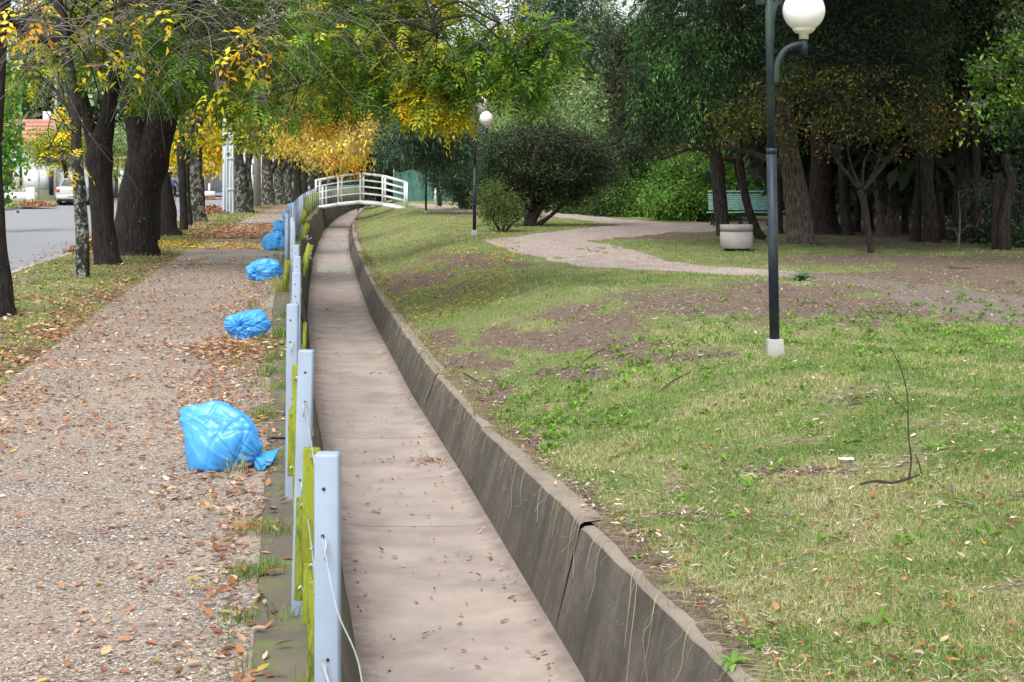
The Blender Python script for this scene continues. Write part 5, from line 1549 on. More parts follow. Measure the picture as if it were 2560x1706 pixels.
tree('cypress_tree', 'tall blue-green cypress rising behind the park, left of centre gap', 'tree', 96,
     [tp(96, [(1250, 510, 34), (1250, 300, 24), (1250, 60, 14)])],
     [(1160, 210, 95, 60, 90, 2.5, 120, 'blue'), (1210, 60, 100, 30, 90, 2, 50, 'blue'), (1160, 330, 95, 70, 60, 2, 80, 'blue')],
     dict(mode='card', k=24, spread=.45, L=.4, wr=.2, droop=.3, outw=.8), 'bark_brown', 'dark_leaf', subs=3, br=.1)
tree('cypress_tree', 'tallest blue-green cypress mass in the centre of the skyline', 'tree', 90,
     [tp(90, [(1420, 515, 44), (1420, 200, 34), (1430, -80, 20)])],
     [(1350, 60, 90, 66, 110, 3, 190, 'blue'), (1440, 30, 88, 80, 110, 3, 230, 'blue'), (1430, 150, 86, 90, 80, 2.5, 220, 'blue'), (1510, 120, 88, 60, 110, 3, 180, 'olive'), (1420, -120, 90, 140, 120, 4, 160, 'blue'), (1330, 170, 92, 50, 50, 2, 60, 'blue'), (1540, 250, 80, 60, 60, 2, 120, 'ivy')],
     dict(mode='card', k=26, spread=.42, L=.36, wr=.2, droop=.1, outw=.9), 'bark_brown', 'dark_leaf', subs=5, br=.1)
tree('cypress_tree', 'brownish half-dead cypress between centre trees and drooping conifer', 'tree', 54,
     [tp(54, [(1585, 530, 26), (1582, 400, 20), (1575, 200, 14)])],
     [(1560, 180, 54, 40, 60, 1, 90, 'brown'), (1575, 280, 54, 40, 60, 1, 90, 'brown'), (1560, 350, 53.5, 40, 50, 1, 70, 'shade'), (1590, 100, 54, 50, 60, 1, 90, 'brown'), (1530, 90, 54, 40, 40, .8, 40, 'dark')],
     dict(mode='card', k=26, spread=.22, L=.2, wr=.2, droop=.3, outw=.8), 'bark_brown', 'dark_leaf', subs=5, br=.05, twigs=10)
# ivy covered hedge mounds
IVY = dict(mode='card', k=26, spread=.20, L=.10, wr=.75, droop=.8, outw=.9)
def mound(name, label, lobes, d):
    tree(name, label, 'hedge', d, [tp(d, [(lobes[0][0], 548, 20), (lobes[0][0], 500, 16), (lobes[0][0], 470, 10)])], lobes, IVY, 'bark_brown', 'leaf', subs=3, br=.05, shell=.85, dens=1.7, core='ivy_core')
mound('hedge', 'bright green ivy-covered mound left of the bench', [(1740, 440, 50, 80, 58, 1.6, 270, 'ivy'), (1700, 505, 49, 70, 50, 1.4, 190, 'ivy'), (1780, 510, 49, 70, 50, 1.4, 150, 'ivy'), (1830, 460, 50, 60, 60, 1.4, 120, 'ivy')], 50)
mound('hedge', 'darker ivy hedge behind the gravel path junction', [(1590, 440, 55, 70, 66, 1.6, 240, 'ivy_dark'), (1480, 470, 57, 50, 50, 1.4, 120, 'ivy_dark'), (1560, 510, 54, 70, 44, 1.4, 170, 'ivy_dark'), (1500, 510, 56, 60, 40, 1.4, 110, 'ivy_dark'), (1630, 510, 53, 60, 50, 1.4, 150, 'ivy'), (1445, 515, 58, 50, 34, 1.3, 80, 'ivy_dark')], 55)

# ------------------------------------------------------------------ the wood on the right
tree('conifer_tree', 'large conifer with drooping bright green sprays over the ivy mound', 'tree', 33,
     [tp(33, [(2003, 618, 96), (2003, 600, 74), (1998, 540, 66), (1988, 470, 60), (1976, 400, 52), (1960, 250, 44), (1950, 0, 36), (1950, -300, 26)]),
      tp(33, [(1978, 420, 24), (1900, 390, 16), (1830, 370, 12), (1760, 350, 10), (1700, 330, 8)]),
      tp(33, [(1950, 120, 26), (1850, 60, 18), (1740, 40, 12)]), tp(33, [(1955, 260, 22), (1850, 220, 14), (1740, 220, 10), (1650, 250, 7)])],
     [(1640, 60, 31, 60, 90, .9, 110, 'cypress'), (1720, 150, 30.5, 100, 100, 1, 200, 'cypress'), (1620, 210, 31, 55, 80, .8, 110, 'cypress'), (1640, 290, 31, 60, 50, .7, 90, 'cypress'), (1740, 270, 30.5, 80, 60, .8, 130, 'cypress'),
      (1800, 110, 31, 100, 110, 1, 170, 'cypress'), (1820, 260, 31, 70, 60, .7, 90, 'cypress'), (1760, 10, 31, 130, 80, 1.2, 150, 'dark'), (1620, 355, 31.5, 60, 24, .7, 8, 'brown'), (1740, 345, 31.5, 90, 30, .7, 12, 'brown'), (1750, -180, 31, 220, 120, 2, 150, 'dark')],
     CYP, 'bark_grey', 'dark_leaf', subs=7, br=.03, twigs=26, twig_r=.007, twigmat='dark_twig', rough=.05)
tree('conifer_tree', 'dark shading conifer with broad trunk, right of the drooping one', 'tree', 38,
     [tp(38, [(2060, 592, 110), (2058, 575, 84), (2055, 500, 66), (2056, 400, 60), (2056, 200, 50), (2056, -200, 36)]),
      tp(36, [(2056, 160, 20), (2160, 120, 14), (2280, 120, 10), (2360, 180, 7)]), tp(34, [(2056, 60, 20), (2160, 160, 12), (2110, 250, 8), (2090, 330, 5)])],
     [(1930, 70, 31, 110, 90, 1, 150, 'dark'), (2050, 60, 30.5, 120, 100, 1.2, 190, 'shade'), (2180, 60, 30.5, 120, 100, 1.2, 200, 'shade'), (2100, 170, 30, 120, 70, 1, 170, 'shade'), (2240, 170, 30, 100, 70, 1, 140, 'shade'), (1990, 170, 30, 70, 60, .8, 70, 'dark'),
      (2290, 60, 31, 90, 90, 1, 120, 'dark'), (2230, 245, 29.5, 70, 40, .6, 50, 'shade'), (2080, 260, 29, 60, 50, .5, 46, 'shade'), (2120, -160, 31, 360, 140, 3, 300, 'shade'), (2290, 230, 30, 60, 50, .6, 50, 'shade')],
     DCON, 'bark_brown', 'dark_leaf', subs=6, br=.04, twigs=22, twig_r=.009, twigmat='dark_twig')
tree('leaning_tree', 'brown trunk leaning left just left of the bench back', 'tree', 37,
     [tp(37, [(1812, 590, 44), (1806, 560, 36), (1798, 480, 33), (1792, 400, 34), (1780, 340, 30), (1770, 240, 22)]), tp(37, [(1790, 390, 16), (1740, 370, 10), (1690, 385, 7), (1650, 400, 4)])],
     [(1800, 180, 36, 90, 80, 1, 90, 'dark'), (1720, 370, 36.5, 70, 26, .6, 4, 'brown')], CYP, 'bark_brown', 'dark_leaf', subs=6, br=.02, twigs=16, twigmat='dark_twig', twig_r=.007)
tree('leaning_tree', 'slender curved trunk crossing in front of the bench', 'tree', 34.5,
     [tp(34.5, [(1905, 600, 30), (1893, 580, 24), (1874, 530, 21), (1860, 470, 20), (1850, 410, 18), (1848, 350, 16), (1855, 250, 13)]), tp(34.6, [(1848, 402, 12), (1800, 395, 10), (1772, 370, 9), (1745, 340, 7)]),
      tp(34.8, [(1865, 490, 10), (1845, 450, 9), (1835, 400, 8)]), tp(34.6, [(1925, 470, 16), (1900, 410, 14), (1880, 350, 12), (1860, 310, 10)])],
     [(1870, 240, 34, 80, 60, .7, 60, 'dark')], CYP, 'bark_brown', 'dark_leaf', subs=4, br=.02, twigs=12, twigmat='dark_twig')
MY = dict(mode='card', k=13, spread=.13, L=.075, wr=.55, droop=.2, outw=.5)
tree('crape_myrtle', 'small vase-shaped tree with olive and orange autumn leaves', 'tree', 29,
     [tp(29, [(2179, 640, 22), (2176, 618, 17), (2168, 560, 17), (2160, 510, 18), (2152, 474, 22)]),
      tp(29, [(2150, 474, 13), (2110, 425, 10), (2080, 385, 9), (2040, 350, 7), (1985, 328, 6), (1930, 310, 4)]), tp(29, [(2152, 472, 10), (2130, 420, 7), (2118, 370, 6), (2105, 300, 4)]),
      tp(29.1, [(2155, 472, 10), (2160, 410, 7), (2175, 370, 6), (2190, 300, 4)]), tp(28.9, [(2160, 476, 12), (2190, 440, 8), (2240, 380, 6), (2300, 340, 5), (2370, 310, 3)]),
      tp(29.2, [(2156, 474, 9), (2190, 420, 6), (2210, 360, 5), (2250, 300, 4)]), tp(28.8, [(2125, 440, 8), (2090, 400, 5), (2100, 350, 4)]), tp(29, [(2170, 462, 9), (2215, 400, 6), (2280, 320, 5), (2330, 260, 3)])],
     [(1850, 260, 28.6, 66, 50, .6, 90, 'myrtle'), (1930, 230, 28.6, 70, 50, .7, 70, 'myrtle'), (1950, 300, 28.5, 90, 50, .7, 120, 'myrtle'), (2060, 250, 28.5, 90, 60, .8, 110, 'myrtle'), (2060, 320, 28.6, 80, 36, .6, 80, 'myrtle'), (2160, 250, 28.6, 80, 60, .8, 80, 'myrtle'),
      (2180, 310, 28.5, 90, 44, .7, 90, 'myrtle'), (2280, 290, 28.6, 80, 50, .7, 110, 'myrtle'), (2340, 330, 28.8, 60, 40, .5, 60, 'myrtle'), (2320, 240, 28.8, 60, 40, .5, 60, 'myrtle'), (1850, 320, 28.7, 50, 34, .4, 40, 'myrtle'), (2380, 290, 28.8, 46, 46, .4, 40, 'myrtle'), (2000, 190, 28.6, 80, 26, .5, 40, 'myrtle'), (2150, 190, 28.6, 90, 26, .5, 36, 'myrtle'), (2120, 370, 28.6, 90, 26, .4, 18, 'myrtle'), (1980, 365, 28.6, 60, 22, .4, 14, 'myrtle'), (2290, 370, 28.6, 60, 20, .4, 14, 'myrtle'), (1790, 300, 28.6, 30, 24, .3, 14, 'myrtle')],
     MY, 'bark_brown', 'leaf', subs=5, br=.006, twigs=26, twig_r=.005, shell=.05, gap=.40, gs=2.6, dens=.95, twigmat='dark_twig', rough=.05, nseg=10)
tree('maple_tree', 'bright green broad-leaved tree reaching in from the right edge', 'tree', 25,
     [tp(25, [(2720, 700, 40), (2710, 500, 34), (2700, 320, 26), (2680, 150, 18)]), tp(24.5, [(2700, 300, 14), (2600, 240, 8), (2500, 235, 5), (2430, 270, 4)]), tp(24.5, [(2690, 240, 12), (2600, 190, 7), (2520, 190, 5), (2460, 190, 3)])],
     [(2440, 165, 24, 40, 26, .5, 26, 'maple'), (2500, 200, 24, 66, 40, .6, 44, 'maple'), (2430, 250, 24, 46, 40, .5, 40, 'maple'), (2540, 270, 24, 70, 50, .6, 56, 'maple'), (2530, 120, 24.5, 40, 40, .5, 22, 'maple'), (2480, 320, 24.5, 60, 30, .5, 26, 'maple'), (2570, 190, 24, 60, 60, .5, 26, 'maple'), (2410, 190, 24, 20, 14, .3, 8, 'maple'), (2460, 130, 24, 14, 14, .3, 6, 'maple')],
     dict(mode='card', k=12, spread=.13, L=.105, wr=.5, droop=.35, outw=.6), 'bark_brown', subs=4, br=.012, twigs=12, twig_r=.005, shell=.1, gap=.45)
tree('evergreen_tree', 'glossy dark evergreen behind the bright maple at top right', 'tree', 31,
     [tp(33, [(2440, 610, 24), (2440, 400, 20), (2430, 150, 14)])],
     [(2400, 130, 33, 50, 60, .8, 70, 'dark'), (2470, 120, 33, 60, 60, .8, 80, 'dark'), (2540, 60, 33, 60, 60, .8, 60, 'olive'), (2560, 350, 33, 60, 80, .8, 100, 'dark'), (2430, 30, 33, 70, 60, .8, 50, 'dark'), (2500, -120, 33, 160, 100, 2, 120, 'dark')],
     dict(mode='card', k=22, spread=.18, L=.12, wr=.5, droop=.2, outw=.8), 'bark_brown', 'dark_leaf', subs=5, br=.02, twigs=10)
WG = 'dark trunks inside the wood'
wood = [(2120, 588, 30, 40, 1), (2140, 582, 20, 42, -1), (2205, 590, 26, 41, 1), (2232, 588, 34, 43, 0), (2288, 604, 26, 35, -1), (2330, 606, 40, 34.5, 1), (2358, 600, 18, 36, 1), (2392, 602, 40, 36, -1), (2110, 575, 14, 47, 1), (2262, 585, 20, 46, 0), (2440, 598, 20, 38, 1), (1945, 585, 26, 38, 0), (2180, 578, 14, 48, 1), (2560, 600, 30, 37, 0), (1935, 562, 22, 46, 1), (2480, 580, 24, 46, -1)]
wl = ['dark trunk right of the broadest shading trunk', 'thin black trunk behind the crape myrtle stem, left side', 'pale-edged trunk close right of the myrtle stem', 'broad dim trunk second right of the myrtle stem', 'black trunk with a low fork in the middle of the wood',
      'blackest flared trunk in the middle right of the wood', 'slim black trunk touching the blackest flared trunk', 'brown-black flared trunk with a creeper, left of the sapling', 'thin far trunk in the dim gap left of the myrtle', 'dim far trunk in the deepest part of the wood',
      'dim trunk just left of the sawn-off stump', 'dark trunk directly right of the near lamp pole', 'thinnest far trunk behind the myrtle stem', 'dark trunk at the extreme right edge', 'far dark trunk between the lamp pole and the grey conifer', 'dim far trunk behind the sawn-off stump']
for k, ((x, y, wd, d, ln), lb_) in enumerate(zip(wood, wl)):
    d = F * H / (y - HY)
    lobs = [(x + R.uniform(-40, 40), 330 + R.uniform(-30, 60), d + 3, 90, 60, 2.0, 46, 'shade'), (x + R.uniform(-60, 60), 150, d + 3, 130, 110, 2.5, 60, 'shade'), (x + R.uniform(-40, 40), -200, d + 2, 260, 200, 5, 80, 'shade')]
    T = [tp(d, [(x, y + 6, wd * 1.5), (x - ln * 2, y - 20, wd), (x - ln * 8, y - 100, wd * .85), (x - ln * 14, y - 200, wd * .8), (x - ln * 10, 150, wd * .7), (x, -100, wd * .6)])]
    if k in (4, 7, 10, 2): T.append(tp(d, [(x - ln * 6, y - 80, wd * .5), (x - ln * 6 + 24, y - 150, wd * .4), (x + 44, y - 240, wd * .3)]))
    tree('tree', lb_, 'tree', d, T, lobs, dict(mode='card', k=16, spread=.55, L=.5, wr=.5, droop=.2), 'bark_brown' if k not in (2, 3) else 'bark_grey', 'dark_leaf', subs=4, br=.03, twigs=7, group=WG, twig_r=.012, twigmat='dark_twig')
tree('sapling', 'thin pale dead sapling at the edge of the wood', 'tree', 31,
     [tp(31, [(2395, 622, 7), (2398, 590, 6), (2400, 540, 4), (2396, 480, 3)]), tp(31, [(2397, 595, 4), (2385, 575, 3), (2365, 570, 2)]), tp(31, [(2398, 590, 3), (2420, 565, 2), (2440, 570, 2)])],
     [(2440, 480, 31, 60, 40, .5, 22, 'dark'), (2520, 500, 32, 50, 60, .5, 60, 'dark')], dict(mode='card', k=12, spread=.14, L=.07, wr=.5), 'bark_pale', 'dark_leaf', subs=5, br=.008, twigs=14, twigmat='twig', twig_r=.005)

def mass(name, label, cat, lobes, style, mat, kind='stuff'):
    Vs, Fs, Cs, nv = [], [], [], 0
    for li, (tx, ty, d, rx, ry, rd, n, pal) in enumerate(lobes):
        P, u, c, rad = lobe_pts(tx, ty, d, rx, ry, rd, n, shell=.3, seed=li)
        V, Fq, C = make_leaves(P, u, pal, style); Vs.append(V); Fs.append(Fq + nv); Cs.append(C); nv += len(V)
    o = mk(name, np.concatenate(Vs), [np.concatenate(Fs)], MAT[mat], col=np.concatenate(Cs))
    tag(o, label, cat, kind=kind)
BIGC = dict(mode='card', k=30, spread=.7, L=.38, wr=.5, droop=.3)
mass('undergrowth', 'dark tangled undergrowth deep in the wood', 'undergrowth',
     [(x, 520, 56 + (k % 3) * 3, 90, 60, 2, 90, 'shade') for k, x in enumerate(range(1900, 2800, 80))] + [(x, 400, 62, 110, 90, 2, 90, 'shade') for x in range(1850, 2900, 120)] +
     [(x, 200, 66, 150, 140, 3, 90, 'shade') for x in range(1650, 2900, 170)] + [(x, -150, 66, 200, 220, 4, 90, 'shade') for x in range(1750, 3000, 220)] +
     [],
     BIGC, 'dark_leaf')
mass('brush', 'low dark brush among the trunks at the right', 'undergrowth', [(2540, 560, 36, 60, 40, .8, 120, 'dark'), (2480, 590, 33, 60, 26, .6, 60, 'dark'), (2560, 600, 31, 50, 30, .6, 70, 'dark'), (2420, 540, 40, 60, 50, 1, 70, 'shade'), (2300, 560, 46, 70, 40, 1, 60, 'shade'), (2180, 560, 49, 80, 34, 1, 60, 'shade'), (2050, 560, 52, 90, 30, 1, 60, 'shade'), (2440, 470, 38, 60, 50, 1, 70, 'dark')],
     dict(mode='card', k=18, spread=.22, L=.12, wr=.4, droop=.2), 'dark_leaf')
mass('distant_woods', 'distant trees closing the view beyond the houses', 'woods',
     [(x, 330 if x > 250 else 260, 150, 90, 110 if x < 250 else 80, 5, 110, 'dark' if (x // 100) % 2 else 'olive') for x in range(-300, 1100, 75)] +
     [(x, 440, 130, 90, 60, 4, 70, 'dark') for x in range(880, 1700, 90)] + [(x, 250, 135, 100, 130, 4, 90, 'blue') for x in range(950, 1650, 110)],
     dict(mode='card', k=16, spread=1.2, L=1.2, wr=.5, droop=.2), 'dark_leaf')
# unseen high foliage added outside the frame to shade the wood
mass('shade_canopy', 'unseen high canopy added above the frame to shade the wood', 'canopy',
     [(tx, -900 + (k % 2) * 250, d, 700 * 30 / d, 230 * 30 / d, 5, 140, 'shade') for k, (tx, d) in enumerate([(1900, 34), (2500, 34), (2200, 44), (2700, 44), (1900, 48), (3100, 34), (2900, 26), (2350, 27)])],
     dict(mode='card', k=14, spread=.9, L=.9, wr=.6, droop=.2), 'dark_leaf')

# ------------------------------------------------------------------ leaf heaps
def heap(tx, ty, w_, h_, label, n=900, z=0.0, pal='litter'):
    g = G(tx, ty, z)
    a = R.uniform(0, 2 * math.pi, n); r = np.sqrt(R.uniform(0, 1, n))
    x = r * np.cos(a) * w_ / 2; y = r * np.sin(a) * w_ / 2 * .8
    zz = h_ * np.exp(-(r * 1.5) ** 2) * R.uniform(.55, 1.05, n)
    P = np.stack([x, y, zz], -1)
    V, Fq, C = leaf6(P, unit(rvec(n) * [1, 1, .5]), rvec(n) + [0, 0, 1.2], R.uniform(.09, .16, n), R.uniform(.04, .07, n), pick(pal, n), curl=R.uniform(-.2, .4, n))
    m = MB(); nn = 16
    m.lathe([(w_ / 2 * t, h_ * .8 * math.exp(-(t * 1.5) ** 2) - .09 * h_) for t in np.linspace(1, .02, 8)], (0, 0, 0), nn)
    o = m.build('leaf_core', MAT['sign_brown'], smooth=True)
    root = thing('leaf_heap', label, 'leaf heap', g)
    o.parent = root
    mk('leaf_litter', V, [Fq], MAT['dry_leaf'], root, col=C)['kind'] = 'stuff'
heap(532, 538, 1.4, .42, 'brown heap of raked leaves left of the steel box posts')
heap(240, 640, 1.3, .42, 'dark heap of leaves at the road edge behind the forked trunk', z=-.09)
heap(82, 517, 2.3, .38, 'heap of dry twigs and leaves on the far kerb by the car', z=0)
heap(512, 500, 2.0, .22, 'low reddish leaf heap in the road seen between trunks', z=-.09)

# ------------------------------------------------------------------ grass and fallen leaves
def blades(X, Y, hgt, wd, C, lean=.6):
    n = len(X); Z = ground(X, Y)
    a = R.uniform(0, 2 * math.pi, n); b = R.uniform(0, 2 * math.pi, n)
    P = np.stack([X, Y, Z - .004], -1); s = np.stack([np.cos(a), np.sin(a), 0 * a], -1) * (wd / 2)[:, None]
    ln = np.stack([np.cos(b), np.sin(b), 0 * b], -1) * (hgt * R.uniform(.1, lean, n))[:, None]
    mid = P + ln * .4 + np.stack([0 * X, 0 * X, hgt * .6], -1); tip = P + ln * 1.2 + np.stack([0 * X, 0 * X, hgt * R.uniform(.75, 1, n)], -1)
    V = np.stack([P - s, P + s, mid + s * .7, tip, mid - s * .7], 1).reshape(-1, 3)
    k = np.arange(n)[:, None] * 5
    return V, [k + np.array([[0, 1, 2, 4]]), k + np.array([[4, 2, 3]])], np.repeat(C, 5, 0)

def sample_screen(n, x0, x1, y0, y1, z=-.15):
    tx = R.uniform(x0, x1, n); ty = R.uniform(y0, y1, n)
    d = F * (H - z) / (ty - HY)
    return (tx - CX) * d / F, d

GP = np.array([(.10, .22, .035), (.17, .31, .055), (.28, .40, .10), (.40, .41, .18), (.50, .46, .27), (.07, .16, .03)])
def lawn_grass():
    X, Y = sample_screen(330000, 760, 2900, 500, 1900)
    X2 = R.uniform(-1, 6, 90000); Y2 = R.uniform(3.2, 14, 90000)
    X = np.concatenate([X, X2]); Y = np.concatenate([Y, Y2])
    k = (X > XR(Y) + .30) & (Y < 75); X, Y = X[k], Y[k]
    Z = ground(X, Y); b = bare(X, Y, Z)
    pn = vnoise(X, Y, 2.3, 1) * .5 + vnoise(X, Y, 6.1, 4) * .5
    dens = .03 + .97 * sstep(-.12, .30, fbm(X, Y, 2.6, 5, 1) * .75 + fbm(X, Y, .7, 3, 2) * .35 + .50 - b * 1.18)
    # keep off the gravel paths
    tx, ty = proj(X, Y, 0 * X)
    onp = np.zeros(len(X), bool)
    for (xa, t0, b0, xb, t1, b1) in [(1215, 600, 606, 1300, 588, 640), (1300, 588, 640, 1400, 592, 664), (1400, 592, 664, 1490, 604, 681), (1490, 604, 681, 1590, 624, 684), (1590, 624, 684, 1700, 656, 682), (1700, 656, 682, 1910, 670, 690), (1910, 670, 690, 2215, 698, 755), (2215, 698, 755, 2600, 745, 832), (2600, 745, 832, 2900, 790, 900),
                                     (1320, 585, 630, 1440, 572, 608), (1440, 572, 608, 1550, 560, 595), (1550, 560, 595, 1670, 556, 586), (1670, 556, 586, 1790, 556, 580), (1790, 556, 580, 2000, 562, 575), (1360, 532, 541, 1540, 546, 560), (1540, 546, 560, 1640, 554, 574), (1030, 508, 514, 1090, 511, 527), (1090, 511, 527, 1200, 516, 531), (1200, 516, 531, 1370, 531, 539)]:
        t = (tx - xa) / (xb - xa); m = (t >= 0) & (t <= 1)
        onp |= m & (ty > t0 + (t1 - t0) * t + 1) & (ty < b0 + (b1 - b0) * t - 1)
    keep = (R.uniform(size=len(X)) < dens) & ~(onp & (R.uniform(size=len(X)) > .03))
    forest = (X > .17 * Y + 1.5) & (Y > 29)
    keep |= forest & ~onp & (R.uniform(size=len(X)) < .45 * sstep(-.2, .3, fbm(X, Y, .5, 4, 3) + .1)) & (Y < 48)
    X, Y, pn = X[keep], Y[keep], pn[keep]
    n = len(X)
    dn = np.clip(fbm(X, Y, 1.5, 5, 8) * .9 + .34 + R.normal(size=n) * .26, 0, 1)
    dn = dn + .12 * np.exp(-((proj(X, Y, 0 * X)[1] - 1350) / 250) ** 2)
    idx = np.clip((dn * 5).astype(int), 0, 4); idx = np.where(R.uniform(size=n) < .12, 5, idx)
    C = GP[idx] * R.uniform(.75, 1.2, (n, 1))
    hgt = R.uniform(.014, .042, n) * (1 + .6 * np.clip(pn, 0, 1)); hgt = np.where(Y > 20, hgt * 1.25, hgt)
    wd = np.maximum(.0028, Y * .00042) * R.uniform(.8, 1.4, n)
    V, Fq, Cc = blades(X, Y, hgt, wd, C, 1.0)
    tag(mk('grass', V, Fq, MAT['grass'], col=Cc), 'short patchy lawn grass with dry blades', 'grass', kind='stuff')
lawn_grass()
def weed_tufts():
    """leafy clover-like weeds in the lawn and long tufts by the fence and rims"""
    cx, cy = [], []
    for (x, y, rx, ry, n) in [(1300, 960, 90, 50, 60), (2200, 840, 330, 45, 150), (1250, 1060, 60, 40, 30), (1500, 930, 150, 40, 60), (1650, 870, 120, 20, 30), (1900, 1000, 500, 120, 40), (1800, 1350, 500, 250, 26), (2450, 830, 150, 40, 70), (2200, 620, 300, 20, 50)]:
        tx = R.normal(x, rx, n); ty = R.normal(y, ry, n); d = F * (H + .1) / (np.maximum(ty, 560) - HY)
        cx += list((tx - CX) * d / F); cy += list(d)
    X0 = np.array(cx); Y0 = np.array(cy); k = X0 > XR(Y0) + .33; X0, Y0 = X0[k], Y0[k]
    m = 9; X = np.repeat(X0, m) + R.normal(0, .035, len(X0) * m); Y = np.repeat(Y0, m) + R.normal(0, .035, len(X0) * m)
    n = len(X); P = np.stack([X, Y, ground(X, Y) + R.uniform(.0, .03, n)], -1)
    c = np.repeat(np.array([(.13, .27, .03)]) * R.uniform(.7, 1.3, (len(X0), 1)), m, 0) * R.uniform(.8, 1.2, (n, 1))
    D = unit(rvec(n) * [1, 1, .3] + [0, 0, .35]); L = R.uniform(.035, .075, n)
    V, Fq, C = leaf6(P, D, rvec(n) * .4 + [0, 0, 1], L, L * .38, c)
    tag(mk('weeds', V, [Fq], MAT['grass'], col=C), 'bright leafy weeds scattered through the lawn', 'weeds', kind='stuff')
weed_tufts()
def edge_tufts():
    X, Y, Hh, C = [], [], [], []
    def tuft(x, y, n, h, r, col):
        for _ in range(int(n * (1.8 if y < 40 and x < XF(y) + .2 else 1))):
            X.append(x + R.normal(0, r)); Y.append(y + R.normal(0, r)); Hh.append(h * R.uniform(.5, 1.1)); C.append(np.array(col) * R.uniform(.7, 1.3))
    for (tx, ty, n, h) in [(705, 735, 90, .24), (690, 715, 50, .18), (650, 1160, 60, .14), (690, 905, 60, .16), (675, 940, 60, .16), (700, 850, 60, .20), (660, 1050, 70, .12), (640, 1330, 60, .09), (690, 1340, 40, .10), (625, 1440, 40, .08), (610, 1550, 50, .07), (580, 1180, 26, .16),
                           (700, 980, 40, .12), (720, 800, 50, .16), (735, 640, 60, .2), (735, 600, 50, .2), (650, 1440, 50, .09), (615, 880, 26, .16), (640, 820, 20, .18)]:
        g = G(tx, ty); tuft(g.x, g.y, n, h, .05, (.14, .22, .04) if R.uniform() < .7 else (.38, .36, .14))
    y = 4.0
    while y < 60:
        u = R.uniform(-.46, -.05) if R.uniform() < .55 else R.uniform(-.05, .16)
        tuft(float(XF(y)) + u, y, 12, R.uniform(.04, .12), .04, (.16, .22, .05) if R.uniform() < .6 else (.36, .33, .14)); y += R.uniform(.08, .45)
    # dry runners hanging over the right rim
    y = 4.2
    while y < 40:
        tuft(float(XR(y)) + R.uniform(.20, .42), y, 9, R.uniform(.05, .11), .04, (.20, .25, .07) if R.uniform() < .6 else (.40, .36, .20)); y += R.uniform(.05, .22)
    # verge and tree feet
    for _ in range(420):
        yy = R.uniform(9, 60); uu = R.uniform(-4.3, -2.15)
        tuft(float(XF(yy)) + uu, yy, 9, R.uniform(.05, .11), .07, (.15, .25, .04) if R.uniform() < .7 else (.33, .33, .10))
    X = np.array(X); Y = np.array(Y); Hh = np.array(Hh); C = np.array(C)
    V, Fq, Cc = blades(X, Y, Hh, np.maximum(.004, Y * .0004) * R.uniform(.8, 1.3, len(X)), C, .8)
    tag(mk('grass', V, Fq, MAT['grass'], col=Cc), 'longer grass tufts along fence foot, verge and channel rims', 'grass', kind='stuff')
edge_tufts()
def verge_grass():
    n = 60000
    u = R.uniform(-4.4, -2.0, n); Y = F * H / (R.uniform(495, 1150, n) - HY); X = XF(Y) + u
    pn = vnoise(X, Y, 1.6, 2) * .6 + vnoise(X, Y, 4.1, 6) * .4 + .25
    pn = pn - .9 * np.clip((u + 2.45) / .5, 0, 1)
    k = R.uniform(size=n) < np.clip(pn + .25, 0, 1); X, Y = X[k], Y[k]; n = len(X)
    C = GP[np.clip((R.uniform(size=n) * 4.4).astype(int), 0, 4)] * R.uniform(.8, 1.25, (n, 1))
    V, Fq, Cc = blades(X, Y, R.uniform(.025, .06, n), np.maximum(.003, Y * .00042), C, .9)
    tag(mk('grass', V, Fq, MAT['grass'], col=Cc), 'thin yellowing grass of the tree verge', 'grass', kind='stuff')
verge_grass()
def hanging_runners():
    m = MB()
    for k in range(150):
        y = R.uniform(4.4, 18) if k < 125 else R.uniform(18, 30)
        x = float(XR(y)) + .19; z = float(ZT(y)) + .01
        L = R.uniform(.08, .45); p = [(x + .12, y, z + .01), (x - .01, y + .01, z + .015)]
        a = R.normal(0, .5)
        for t in (.35, .7, 1.0):
            p.append((x - .03 - .10 * t * R.uniform(.4, 1) , y + a * L * t, z - L * t * R.uniform(.5, 1)))
        m.tube(spline(p, 3), np.linspace(.0015, .0008, 3 * 4 + 1), 3, cap=False)
    o = m.build('dry_runners', m_plain('dry_grass_stem', (.42, .37, .24), .9, bump=0)); tag(o, 'dry grass runners hanging over the right channel wall', 'runners', kind='stuff')
hanging_runners()

